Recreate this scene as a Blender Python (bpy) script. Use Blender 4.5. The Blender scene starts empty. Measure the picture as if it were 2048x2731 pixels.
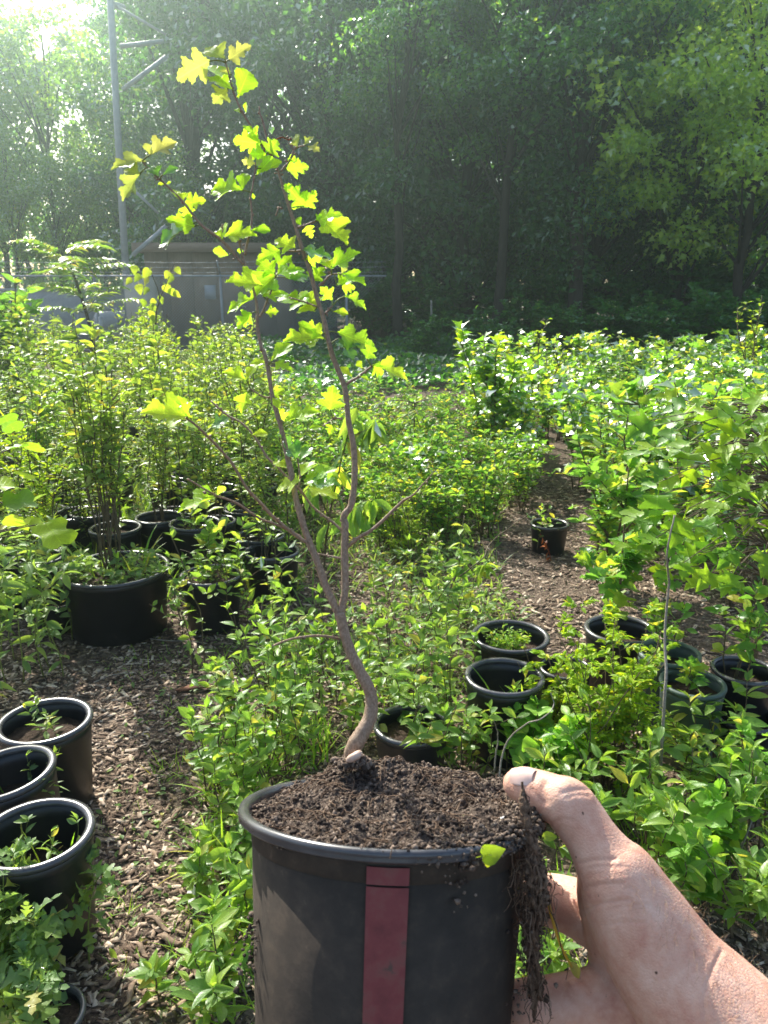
import bpy, math, random
import numpy as np
from mathutils import Vector, Matrix

C = bpy.context.scene
COL = C.collection
R = math.radians

# ------------------------------------------------------------------ camera, sky, sun, exposure
PITCH, CAM_Z, FPX = R(16.0), 1.5, 2102.0          # FPX: focal length in pixels of the 2048 x 2731 photograph
cam_data = bpy.data.cameras.new('camera')
cam = bpy.data.objects.new('camera', cam_data)
COL.objects.link(cam)
cam.location = (0, 0, CAM_Z)
cam.rotation_euler = (R(90) - PITCH, 0, 0)
cam_data.sensor_fit = 'VERTICAL'
cam_data.sensor_height = 36.0
cam_data.lens = FPX / 2731.0 * 36.0
cam_data.clip_start, cam_data.clip_end = 0.02, 900
cam_data.dof.use_dof = True
cam_data.dof.focus_distance = 0.78
cam_data.dof.aperture_fstop = 26.0
C.camera = cam

SUN_EL, SUN_AZ = R(40), R(-28)                    # azimuth from +Y, negative to the left
SUN = Vector((math.sin(SUN_AZ) * math.cos(SUN_EL), math.cos(SUN_AZ) * math.cos(SUN_EL), math.sin(SUN_EL)))
world = bpy.data.worlds.new('World'); C.world = world; world.use_nodes = True
wn = world.node_tree
sky = wn.nodes.new('ShaderNodeTexSky'); sky.sky_type = 'NISHITA'; sky.sun_disc = False
sky.sun_elevation = SUN_EL; sky.sun_rotation = SUN_AZ
sky.air_density = 1.0; sky.dust_density = 2.5; sky.ozone_density = 1.0
wn.links.new(sky.outputs[0], wn.nodes['Background'].inputs[0])
wn.nodes['Background'].inputs[1].default_value = 0.15
sl = bpy.data.lights.new('sun', 'SUN'); sl.energy = 5.0; sl.angle = R(0.55); sl.color = (1.0, 0.95, 0.86)
so = bpy.data.objects.new('sun', sl); COL.objects.link(so)
so.rotation_euler = SUN.to_track_quat('Z', 'Y').to_euler()
C.view_settings.view_transform = 'Standard'; C.view_settings.look = 'None'
C.view_settings.gamma = 1.0; C.view_settings.use_curve_mapping = False
C.view_settings.exposure = 1.15
C.cycles.use_denoising = True
C.cycles.max_bounces = 10; C.cycles.diffuse_bounces = 4; C.cycles.transmission_bounces = 6; C.cycles.glossy_bounces = 2
C.cycles.volume_bounces = 0
C.cycles.sample_clamp_indirect = 6.0
C.cycles.caustics_reflective = False; C.cycles.caustics_refractive = False

HAZE = .0060
FWD = np.array([0, math.cos(PITCH), -math.sin(PITCH)]); UPV = np.array([0, math.sin(PITCH), math.cos(PITCH)]); RGT = np.array([1.0, 0, 0])
EYE = np.array([0, 0, CAM_Z])
def ray(px, py):
    return FWD + RGT * ((px - 1024) / FPX) + UPV * ((1365.5 - py) / FPX)
def at_depth(px, py, d):
    return EYE + ray(px, py) * d
def on_level(px, py, z=0.0):
    r = ray(px, py)
    return EYE + r * ((z - CAM_Z) / r[2])
def at_y(px, py, y):
    r = ray(px, py)
    return EYE + r * (y / r[1])

# ------------------------------------------------------------------ mesh helpers
class MB:
    """collects vertices and faces; build() links them as one mesh object"""
    def __init__(s):
        s.V, s.T, s.Q, s.U, s.n = [], [], [], [], 0
    def add(s, V, T=None, Q=None, U=None):
        V = np.asarray(V, float).reshape(-1, 3)
        if T is not None and len(T): s.T.append(np.asarray(T, np.int64).reshape(-1, 3) + s.n)
        if Q is not None and len(Q): s.Q.append(np.asarray(Q, np.int64).reshape(-1, 4) + s.n)
        s.V.append(V); s.U.append(np.zeros((len(V), 2)) if U is None else np.asarray(U, float))
        s.n += len(V); return s
    def box(s, c, size, M=None):
        sx, sy, sz = [v / 2 for v in size]
        V = np.array([[x, y, z] for z in (-sz, sz) for y in (-sy, sy) for x in (-sx, sx)])
        if M is not None: V = V @ np.asarray(M).T
        return s.add(V + np.asarray(c), Q=[[0, 2, 3, 1], [4, 5, 7, 6], [0, 1, 5, 4], [2, 6, 7, 3], [0, 4, 6, 2], [1, 3, 7, 5]])
    def tube(s, P, rad, sides=6, cap=True):
        P = np.asarray(P, float); n = len(P)
        rad = np.broadcast_to(np.asarray(rad, float), (n,))
        t = np.gradient(P, axis=0); t /= np.linalg.norm(t, axis=1)[:, None] + 1e-12
        a = np.array([0, 0, 1.0]) if abs(t[0, 2]) < .9 else np.array([1.0, 0, 0])
        N = np.zeros_like(P); u = np.cross(t[0], a); u /= np.linalg.norm(u)
        for i in range(n):
            u = u - t[i] * (u @ t[i]); u /= np.linalg.norm(u) + 1e-12; N[i] = u
        B = np.cross(t, N)
        th = np.arange(sides) * 2 * math.pi / sides
        V = P[:, None] + rad[:, None, None] * (np.cos(th)[None, :, None] * N[:, None] + np.sin(th)[None, :, None] * B[:, None])
        i = np.arange(n - 1)[:, None] * sides; j = np.arange(sides)[None]; k = (j + 1) % sides
        Q = np.stack([i + j, i + k, i + sides + k, i + sides + j], -1).reshape(-1, 4)
        U = np.zeros((n, sides, 2)); U[..., 0] = (np.arange(sides) / sides)[None]; U[..., 1] = np.linspace(0, 1, n)[:, None]
        V = V.reshape(-1, 3); U = U.reshape(-1, 2); T = []
        if cap:
            V = np.vstack([V, P[0], P[-1]]); U = np.vstack([U, [[0, 0], [0, 1]]])
            m = n * sides
            T = [[m, (q + 1) % sides, q] for q in range(sides)] + [[m + 1, (n - 1) * sides + q, (n - 1) * sides + (q + 1) % sides] for q in range(sides)]
        return s.add(V, T, Q, U)
    def lathe(s, prof, seg=32, wob=None):
        prof = np.asarray(prof, float); n = len(prof); th = np.arange(seg) * 2 * math.pi / seg
        V = np.stack([prof[:, 0][:, None] * np.cos(th), prof[:, 0][:, None] * np.sin(th), np.repeat(prof[:, 1][:, None], seg, 1)], -1)
        if wob is not None: V[..., :2] *= (1 + wob * np.sin(2 * th + 1.0))[None, :, None]
        i = np.arange(n - 1)[:, None] * seg; j = np.arange(seg)[None]; k = (j + 1) % seg
        return s.add(V, Q=np.stack([i + j, i + k, i + seg + k, i + seg + j], -1).reshape(-1, 4))
    def mesh(s, name, m, smooth=False):
        me = bpy.data.meshes.new(name)
        V = np.vstack(s.V); T = np.vstack(s.T) if s.T else np.zeros((0, 3), np.int64); Q = np.vstack(s.Q) if s.Q else np.zeros((0, 4), np.int64)
        me.vertices.add(len(V)); me.vertices.foreach_set('co', V.astype(np.float32).ravel())
        L = np.concatenate([T.ravel(), Q.ravel()]).astype(np.int32)
        me.loops.add(len(L)); me.loops.foreach_set('vertex_index', L)
        st = np.concatenate([np.arange(len(T)) * 3, len(T) * 3 + np.arange(len(Q)) * 4]).astype(np.int32)
        me.polygons.add(len(st)); me.polygons.foreach_set('loop_start', st)
        me.update(calc_edges=True)
        uv = me.uv_layers.new(name='UVMap')
        uv.data.foreach_set('uv', np.vstack(s.U)[L].astype(np.float32).ravel())
        if smooth: me.polygons.foreach_set('use_smooth', np.ones(len(st), bool))
        me.materials.append(m); me.validate(); me.update()
        return me
    def build(s, name, m, parent=None, smooth=False):
        return link(name, s.mesh(name, m, smooth), parent)

def link(name, data, parent=None):
    o = bpy.data.objects.new(name, data); COL.objects.link(o)
    if parent is not None: o.parent = parent
    return o
def tag(o, label=None, cat=None, group=None, kind=None):
    if label: o['label'] = label
    if cat: o['category'] = cat
    if group: o['group'] = group
    if kind: o['kind'] = kind
    return o
def thing(name, label, cat, loc=(0, 0, 0), rz=0.0, group=None, scale=1.0):
    o = bpy.data.objects.new(name, None); COL.objects.link(o)
    o.location = loc; o.rotation_euler = (0, 0, rz); o.scale = (scale,) * 3; o.empty_display_size = .05
    return tag(o, label, cat, group)
KIDS = {}
def dup(root, loc, rz, scale=1.0, label=None, group=None):
    if root.name not in KIDS:
        KIDS[root.name] = [(ch, list(ch.children)) for ch in root.children]
    r = root.copy(); COL.objects.link(r); r.location = loc; r.rotation_euler = (0, 0, rz)
    r.scale = (scale,) * 3 if np.isscalar(scale) else scale
    if label: r['label'] = label
    if group: r['group'] = group
    for ch, gr in KIDS[root.name]:
        c = ch.copy(); COL.objects.link(c); c.parent = r
        for g in gr:
            d = g.copy(); COL.objects.link(d); d.parent = c
    return r

def nrm(v):
    v = np.asarray(v, float); return v / (np.linalg.norm(v, axis=-1, keepdims=True) + 1e-12)
def noise2(x, y, seed=0, f=1.0, octv=4):
    rg = np.random.default_rng(seed); out = np.zeros_like(x, dtype=float); a = 1.0; tot = 0
    for o in range(octv):
        for k in range(4):
            t = rg.uniform(0, 2 * math.pi); p = rg.uniform(0, 6.28)
            out += a * .5 * np.sin(f * (x * math.cos(t) + y * math.sin(t)) + p + 1.3 * np.sin(f * .7 * (y * math.cos(t) - x * math.sin(t)) + p * 2)); tot += a * .5
        f *= 2.1; a *= .55
    return out / tot * 1.8

# ------------------------------------------------------------------ materials
MATS = {}
def new_mat(name):
    m = bpy.data.materials.new(name); m.use_nodes = True
    nt = m.node_tree
    for n in list(nt.nodes): nt.nodes.remove(n)
    out = nt.nodes.new('ShaderNodeOutputMaterial')
    def N(t, **kw):
        n = nt.nodes.new(t)
        for k, v in kw.items():
            if k.startswith('_'): setattr(n, k[1:], v)
            else:
                key = int(k[1:]) if k[0] == 'i' and k[1:].isdigit() else k.replace('__', ' ')
                if isinstance(v, bpy.types.NodeSocket): nt.links.new(v, n.inputs[key])
                else: n.inputs[key].default_value = v
        return n
    return m, N, out, nt
def rgba(c): return (c[0], c[1], c[2], 1)
def ramp(N, fac, stops):
    r = N('ShaderNodeValToRGB', Fac=fac); e = r.color_ramp.elements
    while len(e) < len(stops): e.new(.5)
    for k, (p, c) in enumerate(stops): e[k].position = p; e[k].color = rgba(c)
    return r.outputs[0]

def leaf_mat(name, dark, mid, light, trans=1.0, gloss=.35, rough=.38, veins=0.0, old=True):
    """leaf: diffuse reflection, diffuse transmission and a waxy sheen; each leaf gets its own shade of green"""
    m, N, out, nt = new_mat(name)
    a = N('ShaderNodeObjectInfo').outputs['Random']; b = N('ShaderNodeNewGeometry').outputs['Random Per Island']
    s = N('ShaderNodeMath', _operation='ADD', i0=a, i1=b); f = N('ShaderNodeMath', _operation='FRACT', i0=s.outputs[0])
    col = ramp(N, f.outputs[0], [(0, dark), (.48, mid), (.93, light), (.975, (light[0] * 1.5, light[1] * 1.0, light[2] * 1.2) if old else light)])
    tc = N('ShaderNodeTexCoord')
    no = N('ShaderNodeTexNoise', Vector=tc.outputs['Object'], Scale=60.0, Detail=2.0)
    sh = N('ShaderNodeMapRange', Value=no.outputs[0], i1=.3, i2=.7, i3=.82, i4=1.16)
    col2 = N('ShaderNodeVectorMath', _operation='SCALE', i0=col, Scale=sh.outputs[0]).outputs[0]
    tcol = N('ShaderNodeVectorMath', _operation='MULTIPLY', i0=col2, i1=(2.9 * trans, 2.7 * trans, 1.0 * trans)).outputs[0]
    if veins:
        sp = N('ShaderNodeSeparateXYZ', Vector=N('ShaderNodeUVMap').outputs[0])
        ax = N('ShaderNodeMath', _operation='ABSOLUTE', i0=N('ShaderNodeMath', _operation='SUBTRACT', i0=sp.outputs[0], i1=.5).outputs[0]).outputs[0]
        mv = N('ShaderNodeMapRange', Value=ax, i1=.006, i2=.02, i3=1.0, i4=0.0).outputs[0]
        q = N('ShaderNodeMath', _operation='MULTIPLY_ADD', i0=ax, i1=-1.0, i2=sp.outputs[1]).outputs[0]
        q = N('ShaderNodeMath', _operation='PINGPONG', i0=q, i1=.075).outputs[0]
        lv = N('ShaderNodeMapRange', Value=q, i1=.003, i2=.011, i3=.75, i4=0.0).outputs[0]
        vm = N('ShaderNodeMath', _operation='MAXIMUM', i0=mv, i1=lv).outputs[0]
        vs = N('ShaderNodeMath', _operation='MULTIPLY_ADD', i0=vm, i1=veins, i2=1.0).outputs[0]
        tcol = N('ShaderNodeVectorMath', _operation='SCALE', i0=tcol, Scale=vs).outputs[0]
        bump = N('ShaderNodeBump', Strength=.35, Distance=.002, Height=vm)
    d = N('ShaderNodeBsdfDiffuse', Color=col2); t = N('ShaderNodeBsdfTranslucent', Color=tcol)
    ad = N('ShaderNodeAddShader'); nt.links.new(d.outputs[0], ad.inputs[0]); nt.links.new(t.outputs[0], ad.inputs[1])
    g = N('ShaderNodeBsdfAnisotropic', Roughness=rough, Color=(.85, .88, .85, 1))
    if veins: nt.links.new(bump.outputs[0], g.inputs['Normal']); nt.links.new(bump.outputs[0], d.inputs['Normal'])
    fr = N('ShaderNodeFresnel', IOR=1.42)
    fm = N('ShaderNodeMath', _operation='MULTIPLY', i0=fr.outputs[0], i1=gloss * 1.1)
    mx = N('ShaderNodeMixShader', Fac=fm.outputs[0]); nt.links.new(ad.outputs[0], mx.inputs[1]); nt.links.new(g.outputs[0], mx.inputs[2])
    nt.links.new(mx.outputs[0], out.inputs[0])
    return m

def rough_mat(name, stops, scale=20.0, detail=6.0, rough=.9, bump=.5, bdist=.01, stretch=(1, 1, 1), spec=.2, coords='Object', island=0.0):
    """any uneven surface: noise picks between the stops, the same noise gives fine relief"""
    m, N, out, nt = new_mat(name)
    tc = N('ShaderNodeTexCoord'); mp = N('ShaderNodeMapping', Vector=tc.outputs[coords], Scale=stretch)
    no = N('ShaderNodeTexNoise', Vector=mp.outputs[0], Scale=scale, Detail=detail, Roughness=.65)
    fac = no.outputs[0]
    if island:
        b = N('ShaderNodeNewGeometry').outputs['Random Per Island']
        fac = N('ShaderNodeMath', _operation='MULTIPLY_ADD', i0=N('ShaderNodeMath', _operation='SUBTRACT', i0=b, i1=.5).outputs[0], i1=island, i2=fac).outputs[0]
    col = ramp(N, fac, stops)
    bp = N('ShaderNodeBump', Strength=bump, Distance=bdist, Height=no.outputs[0])
    p = N('ShaderNodeBsdfPrincipled', Base__Color=col, Roughness=rough, Normal=bp.outputs[0])
    p.inputs['Specular IOR Level'].default_value = spec
    nt.links.new(p.outputs[0], out.inputs[0])
    return m

M = MATS
M['hero'] = leaf_mat('hawthorn_leaf', (.085, .165, .018), (.11, .195, .02), (.145, .215, .026), 1.1, .30, .33, .6, old=False)
M['hero_young'] = leaf_mat('young_hawthorn_leaf', (.12, .155, .06), (.135, .165, .066), (.155, .165, .075), .9, .25, .35, .4, old=False)
M['shrub'] = leaf_mat('seedling_leaf', (.048, .095, .022), (.072, .128, .026), (.115, .165, .032), 1.0, .40, .34, .35)
M['sapling'] = leaf_mat('sapling_leaf', (.05, .092, .022), (.078, .125, .026), (.125, .165, .034), 1.0, .36, .36)
M['glossy'] = leaf_mat('glossy_leaf', (.035, .085, .022), (.05, .11, .022), (.12, .165, .026), 1.15, .27, .33)
M['maple'] = leaf_mat('maple_leaf', (.035, .09, .014), (.075, .14, .014), (.13, .19, .014), 1.0, .35, .36, .3, old=False)
M['ginkgo'] = leaf_mat('ginkgo_leaf', (.07, .15, .025), (.09, .18, .03), (.12, .21, .03), .9, .3, .4)
M['weed'] = leaf_mat('weed_leaf', (.06, .105, .04), (.08, .13, .04), (.11, .16, .04), .9, .3, .42)
M['grassm'] = leaf_mat('grass_blade', (.06, .13, .02), (.09, .17, .02), (.15, .20, .035), .9, .25, .4)
M['fern'] = leaf_mat('feathery_leaf', (.075, .13, .012), (.11, .17, .014), (.16, .21, .015), .9, .25, .4)
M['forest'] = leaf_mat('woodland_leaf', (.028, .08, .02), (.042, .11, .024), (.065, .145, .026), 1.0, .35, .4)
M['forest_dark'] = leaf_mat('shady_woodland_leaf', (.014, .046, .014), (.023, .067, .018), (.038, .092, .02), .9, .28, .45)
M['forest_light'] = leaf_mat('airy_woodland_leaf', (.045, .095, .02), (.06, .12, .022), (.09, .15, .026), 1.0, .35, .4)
M['forest_bright'] = leaf_mat('sunlit_maple_leaf', (.09, .14, .034), (.115, .165, .038), (.15, .19, .045), 1.35, .3, .4, old=False)  # sun glow of the maple crowns put into brighter, more translucent greens
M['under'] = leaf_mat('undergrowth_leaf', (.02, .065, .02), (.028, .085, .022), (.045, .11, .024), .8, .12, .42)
M['ailanthus'] = leaf_mat('tree_of_heaven_leaf', (.05, .11, .02), (.08, .15, .02), (.13, .15, .03), 1.0, .3, .35)
M['yellow'] = leaf_mat('yellowing_leaf', (.07, .11, .014), (.10, .14, .016), (.14, .15, .02), 1.0, .3, .36)
M['dead'] = leaf_mat('withered_leaf', (.10, .03, .014), (.14, .045, .018), (.16, .06, .02), .5, .1, .6)
M['bark'] = rough_mat('seedling_bark', [(.30, (.14, .085, .05)), (.5, (.25, .165, .105)), (.72, (.34, .25, .18))], 900, 5, .65, .5, .0006, (1, 1, .45), .4)
M['stem'] = rough_mat('sapling_stem', [(.3, (.055, .042, .022)), (.7, (.15, .11, .06))], 80, 4, .7, .3, .002, spec=.3)
M['green_stem'] = rough_mat('green_stem', [(.3, (.12, .16, .03)), (.7, (.22, .24, .06))], 60, 3, .6, .2, .002, spec=.3)
M['grey_twig'] = rough_mat('bare_grey_twig', [(.3, (.16, .14, .11)), (.7, (.32, .28, .23))], 120, 4, .7, .4, .001, spec=.3)
M['trunk'] = rough_mat('tree_trunk_bark', [(.3, (.022, .016, .012)), (.7, (.065, .05, .038))], 9, 8, .9, .8, .03, (1, 1, .25))
M['black_plastic'] = rough_mat('black_plastic', [(.3, (.010, .010, .011)), (.62, (.016, .016, .017)), (.8, (.05, .042, .034))], 14, 8, .42, .12, .002, spec=.5)
M['held_plastic'] = rough_mat('soiled_glare_lifted_plastic', [(.3, (.034, .028, .022)), (.5, (.044, .035, .027)), (.64, (.06, .046, .034)), (.72, (.12, .09, .065)), (.85, (.16, .12, .09))], 75, 10, .8, .35, .0012, spec=.18)  # base tone lifted to carry the veiling glare; paler brown stops are dirt
M['rim_plastic'] = rough_mat('sun_glint_rim_plastic', [(.3, (.035, .035, .038)), (.7, (.075, .072, .074))], 40, 6, .27, .15, .001, spec=.6)  # sun glint on the rims put into a lighter, smoother plastic
M['green_plastic'] = rough_mat('grey_green_plastic', [(.3, (.055, .085, .07)), (.7, (.09, .125, .105))], 14, 6, .5, .12, .002, spec=.4)
M['white_plastic'] = rough_mat('white_plastic', [(.3, (.55, .55, .53)), (.7, (.72, .72, .7))], 14, 6, .5, .1, .002, spec=.4)
M['potmix'] = rough_mat('potting_soil', [(.3, (.022, .014, .009)), (.55, (.055, .036, .024)), (.75, (.12, .085, .06))], 90, 8, .95, 1.0, .01)
M['hold_soil'] = rough_mat('moist_soil', [(.28, (.035, .024, .017)), (.5, (.098, .069, .050)), (.72, (.22, .165, .125))], 420, 8, .9, 1.0, .003, spec=.3)
M['crumb'] = rough_mat('soil_crumb', [(.3, (.035, .024, .017)), (.5, (.094, .066, .048)), (.75, (.22, .165, .125))], 300, 6, .9, .8, .002, spec=.3, island=.5)
M['roots'] = rough_mat('soily_roots', [(.3, (.05, .03, .019)), (.5, (.12, .075, .048)), (.75, (.22, .15, .10))], 300, 6, .9, .8, .002, spec=.25, island=.4)
M['chip'] = rough_mat('wood_chip', [(.15, (.05, .032, .021)), (.42, (.13, .085, .056)), (.68, (.26, .185, .125)), (.93, (.46, .37, .28))], 60, 4, .85, .5, .002, (1, 1, 1), .25, island=.95)
M['redwood'] = rough_mat('reddish_bark', [(.3, (.10, .04, .022)), (.7, (.26, .12, .07))], 60, 6, .8, .7, .004, (1, 6, 1))
M['tape'] = rough_mat('red_tape', [(.3, (.12, .024, .026)), (.5, (.17, .034, .036)), (.6, (.17, .05, .045)), (.68, (.07, .045, .035))], 70, 8, .55, .15, .001, spec=.4)
M['steel'] = rough_mat('galvanised_steel', [(.3, (.24, .25, .26)), (.7, (.38, .39, .40))], 6, 4, .55, .1, .002, spec=.5)
M['shedwall'] = rough_mat('brown_siding', [(.3, (.22, .155, .10)), (.7, (.30, .215, .145))], 8, 5, .85, .3, .004, (6, 1, .3))
M['fascia'] = rough_mat('weathered_fascia', [(.3, (.17, .115, .08)), (.7, (.25, .175, .125))], 8, 5, .8, .3, .004, (.4, 1, 4))
M['beige'] = rough_mat('beige_enamel', [(.3, (.55, .48, .36)), (.7, (.64, .57, .44))], 5, 4, .5, .08, .002, spec=.4)
M['greyp'] = rough_mat('grey_enamel', [(.3, (.36, .37, .38)), (.7, (.46, .47, .47))], 5, 4, .5, .08, .002, spec=.4)
M['darkvent'] = rough_mat('dark_vent', [(.3, (.03, .03, .03)), (.7, (.06, .055, .05))], 20, 3, .6, .1, .002)
M['concrete'] = rough_mat('concrete', [(.3, (.32, .31, .30)), (.7, (.44, .43, .41))], 7, 8, .9, .4, .006)
M['birch'] = rough_mat('white_birch_bark', [(.0, (.03, .02, .016)), (.33, (.06, .04, .03)), (.37, (.72, .69, .64)), (.8, (.85, .83, .78))], 70, 2, .6, .2, .001, (1, 1, 1), .3)
M['teal'] = rough_mat('teal_enamel', [(.3, (.02, .12, .12)), (.7, (.03, .17, .16))], 8, 3, .5, .1, .002)

def ground_mat():
    m, N, out, nt = new_mat('mulch_ground')
    tc = N('ShaderNodeTexCoord'); P = tc.outputs['Object']
    big = N('ShaderNodeTexNoise', Vector=P, Scale=.6, Detail=4.0)
    fine = N('ShaderNodeTexNoise', Vector=P, Scale=55.0, Detail=8.0, Roughness=.7)
    vo = N('ShaderNodeTexVoronoi', Vector=N('ShaderNodeMapping', Vector=P, Scale=(1.0, 1.0, 1.0)).outputs[0], Scale=70.0)
    sp = N('ShaderNodeSeparateXYZ', Vector=vo.outputs['Color'])
    mx = N('ShaderNodeMath', _operation='MULTIPLY_ADD', i0=sp.outputs[0], i1=.35, i2=N('ShaderNodeMath', _operation='MULTIPLY', i0=fine.outputs[0], i1=.75).outputs[0])
    c = ramp(N, mx.outputs[0], [(.25, (.035, .024, .017)), (.5, (.09, .063, .045)), (.68, (.17, .125, .09)), (.85, (.28, .22, .165))])
    dirt = ramp(N, fine.outputs[0], [(.3, (.07, .048, .034)), (.7, (.19, .14, .10))])
    bf = N('ShaderNodeMapRange', Value=big.outputs[0], i1=.42, i2=.6)
    cm = N('ShaderNodeMix', _data_type='RGBA', i0=N('ShaderNodeMath', _operation='MULTIPLY', i0=bf.outputs[0], i1=.4).outputs[0], i6=c, i7=dirt)
    h = N('ShaderNodeMath', _operation='ADD', i0=fine.outputs[0], i1=vo.outputs['Distance'])
    bp = N('ShaderNodeBump', Strength=.9, Distance=.012, Height=h.outputs[0])
    p = N('ShaderNodeBsdfPrincipled', Base__Color=cm.outputs[2], Roughness=.92, Normal=bp.outputs[0])
    p.inputs['Specular IOR Level'].default_value = .2
    nt.links.new(p.outputs[0], out.inputs[0]); return m
M['ground'] = ground_mat()

def skin_mat():
    m, N, out, nt = new_mat('skin')
    tc = N('ShaderNodeTexCoord'); P = tc.outputs['Object']
    a = N('ShaderNodeTexNoise', Vector=P, Scale=55.0, Detail=7.0, Roughness=.7)
    f = N('ShaderNodeTexNoise', Vector=P, Scale=900.0, Detail=3.0)
    c = ramp(N, a.outputs[0], [(.3, (.47, .20, .135)), (.46, (.58, .315, .22)), (.58, (.63, .375, .275)), (.72, (.71, .47, .365))])
    # specks of soil sticking to the skin
    s = N('ShaderNodeTexNoise', Vector=P, Scale=260.0, Detail=2.0)
    sm = N('ShaderNodeMapRange', Value=s.outputs[0], i1=.745, i2=.78)
    cm = N('ShaderNodeMix', _data_type='RGBA', i0=sm.outputs[0], i6=c, i7=(.10, .05, .03, 1))
    w = N('ShaderNodeTexVoronoi', Vector=P, Scale=620.0, _feature='DISTANCE_TO_EDGE', Randomness=1.0)
    hh = N('ShaderNodeMath', _operation='MULTIPLY_ADD', i0=f.outputs[0], i1=.6, i2=N('ShaderNodeMath', _operation='MINIMUM', i0=w.outputs[0], i1=.25).outputs[0])
    bp = N('ShaderNodeBump', Strength=.45, Distance=.0009, Height=hh.outputs[0])
    p = N('ShaderNodeBsdfPrincipled', Base__Color=cm.outputs[2], Roughness=.52, Normal=bp.outputs[0])
    p.inputs['Subsurface Weight'].default_value = .18
    p.inputs['Subsurface Radius'].default_value = (1.0, .35, .2); p.inputs['Subsurface Scale'].default_value = .006
    p.inputs['Specular IOR Level'].default_value = .3
    nt.links.new(p.outputs[0], out.inputs[0]); return m
M['skin'] = skin_mat()
M['nail'] = rough_mat('finger_nail', [(.3, (.66, .42, .34)), (.7, (.74, .52, .43))], 120, 3, .28, .1, .0005, spec=.6)

# ------------------------------------------------------------------ leaf shapes (y along the leaf from 0 to 1, x across, z up)
def leaf_shape(half, fold=.25, curl=.25, wave=.0, cols=2, seed=0, petiole=0.0, yend=1.0, twist=0.0, smooth_in=False):
    half = np.asarray(half, float); n = len(half); rg = np.random.default_rng(seed)
    my = np.linspace(0, yend, n) if yend < 1 else half[:, 1]
    w_ = min(7, n // 3 * 2 + 1) if smooth_in else 1
    inner = np.column_stack([np.convolve(np.pad(half[:, q], w_ // 2, 'edge'), np.ones(w_) / w_, 'valid') for q in (0, 1)]); inner[0], inner[-1] = half[0], half[-1]
    if smooth_in: my = inner[:, 1].copy()
    zx = [np.zeros(n)]
    rows = []
    for side in (-1, 1):
        for k in range(1, cols + 1):
            f = k / cols
            h_ = half if k == cols else inner
            rows.append(np.stack([side * h_[:, 0] * f, my * (1 - f) + h_[:, 1] * f], 1)); zx.append(side * inner[:, 0] * f)
    pts = [np.stack([np.zeros(n), my], 1)] + rows
    P = np.vstack(pts)
    ph = rg.uniform(0, 6.28, 4)
    xe, y = P[:, 0], P[:, 1]; x = np.concatenate(zx)
    z = fold * np.abs(x) - curl * y ** 2 * .5 + wave * (np.sin(9 * y + ph[0]) * np.abs(x) * 1.5 + .3 * np.sin(14 * x + 7 * y + ph[1]) * np.abs(x)) + twist * x * y
    x = xe
    Q = []
    for side in range(2):
        for k in range(cols):
            a = 0 if k == 0 else (1 + side * cols + k - 1) * n
            b = (1 + side * cols + k) * n
            for i in range(n - 1):
                q = [a + i, a + i + 1, b + i + 1, b + i]
                Q.append(q if side == 0 else q[::-1])
    V = np.column_stack([x, y, z]); U = np.column_stack([x + .5, y])
    if petiole:
        m = len(V); w = .018
        V = np.vstack([V, [[-w, -petiole, .1 * petiole], [w, -petiole, .1 * petiole], [w, .02, 0.004], [-w, .02, .004]]]); U = np.vstack([U, np.full((4, 2), .5)])
        Q.append([m, m + 1, m + 2, m + 3])
    return V, np.zeros((0, 3), int), np.array(Q), U
def ell(w, n=7, peak=.45, tipk=1.0):
    t = np.linspace(0, 1, n); a = math.log(.5) / math.log(peak)
    u = t ** a
    return np.column_stack([w * np.sin(math.pi * u) ** tipk, t])
def serrate(half, amp=.02, per=3, seed=0):
    out = [half[0]]
    for i in range(len(half) - 1):
        a, b = half[i], half[i + 1]; d = b - a; L = np.hypot(*d); nn = np.array([d[1], -d[0]]) / (L + 1e-9)
        for k in range(1, per + 1):
            p = a + d * (k / per)
            if k < per: p = p + nn * amp * (1 if k % 2 else -.5)
            out.append(p)
    out = np.array(out); out[:, 0] = np.maximum(out[:, 0], 0); out[-1] = half[-1]
    return out
HAW3 = np.array([(0, 0), (.05, .06), (.12, .20), (.28, .32), (.47, .42), (.53, .54), (.36, .56), (.17, .57), (.27, .68), (.30, .79), (.15, .86), (.06, .96), (0, 1.03)])
HAW5 = np.array([(0, 0), (.06, .04), (.16, .12), (.38, .20), (.48, .30), (.36, .37), (.16, .42), (.28, .52), (.37, .62), (.26, .67), (.13, .70), (.18, .80), (.15, .88), (.06, .95), (0, 1)])
HAW1 = np.array([(0, 0), (.05, .10), (.12, .26), (.24, .46), (.32, .60), (.33, .70), (.25, .80), (.21, .83), (.17, .92), (.07, .98), (0, 1)])
MAPLE = np.array([(0, 0), (.20, .02), (.38, .04), (.46, .10), (.36, .16), (.30, .22), (.44, .34), (.56, .47), (.47, .50), (.36, .50), (.24, .47), (.20, .56), (.24, .70), (.15, .80), (.07, .92), (0, 1)])
TULIP = np.array([(0, 0), (.20, .03), (.38, .12), (.48, .26), (.36, .38), (.31, .48), (.40, .62), (.46, .80), (.34, .88), (.18, .92), (.06, .86), (0, .82)])
GINK = np.array([(0, 0), (.06, .10), (.22, .26), (.42, .42), (.56, .52), (.52, .64), (.44, .76), (.32, .86), (.20, .92), (.10, .95), (.04, .88), (0, .62)])
HEART = np.array([(0, 0), (.18, -.08), (.36, 0.02), (.44, .18), (.40, .40), (.28, .62), (.13, .84), (0, 1)])
MUG = np.array([(0, 0), (.04, .15), (.10, .24), (.26, .36), (.28, .42), (.12, .42), (.12, .50), (.26, .64), (.25, .70), (.11, .68), (.10, .78), (.13, .88), (.05, .95), (0, 1)])
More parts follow.
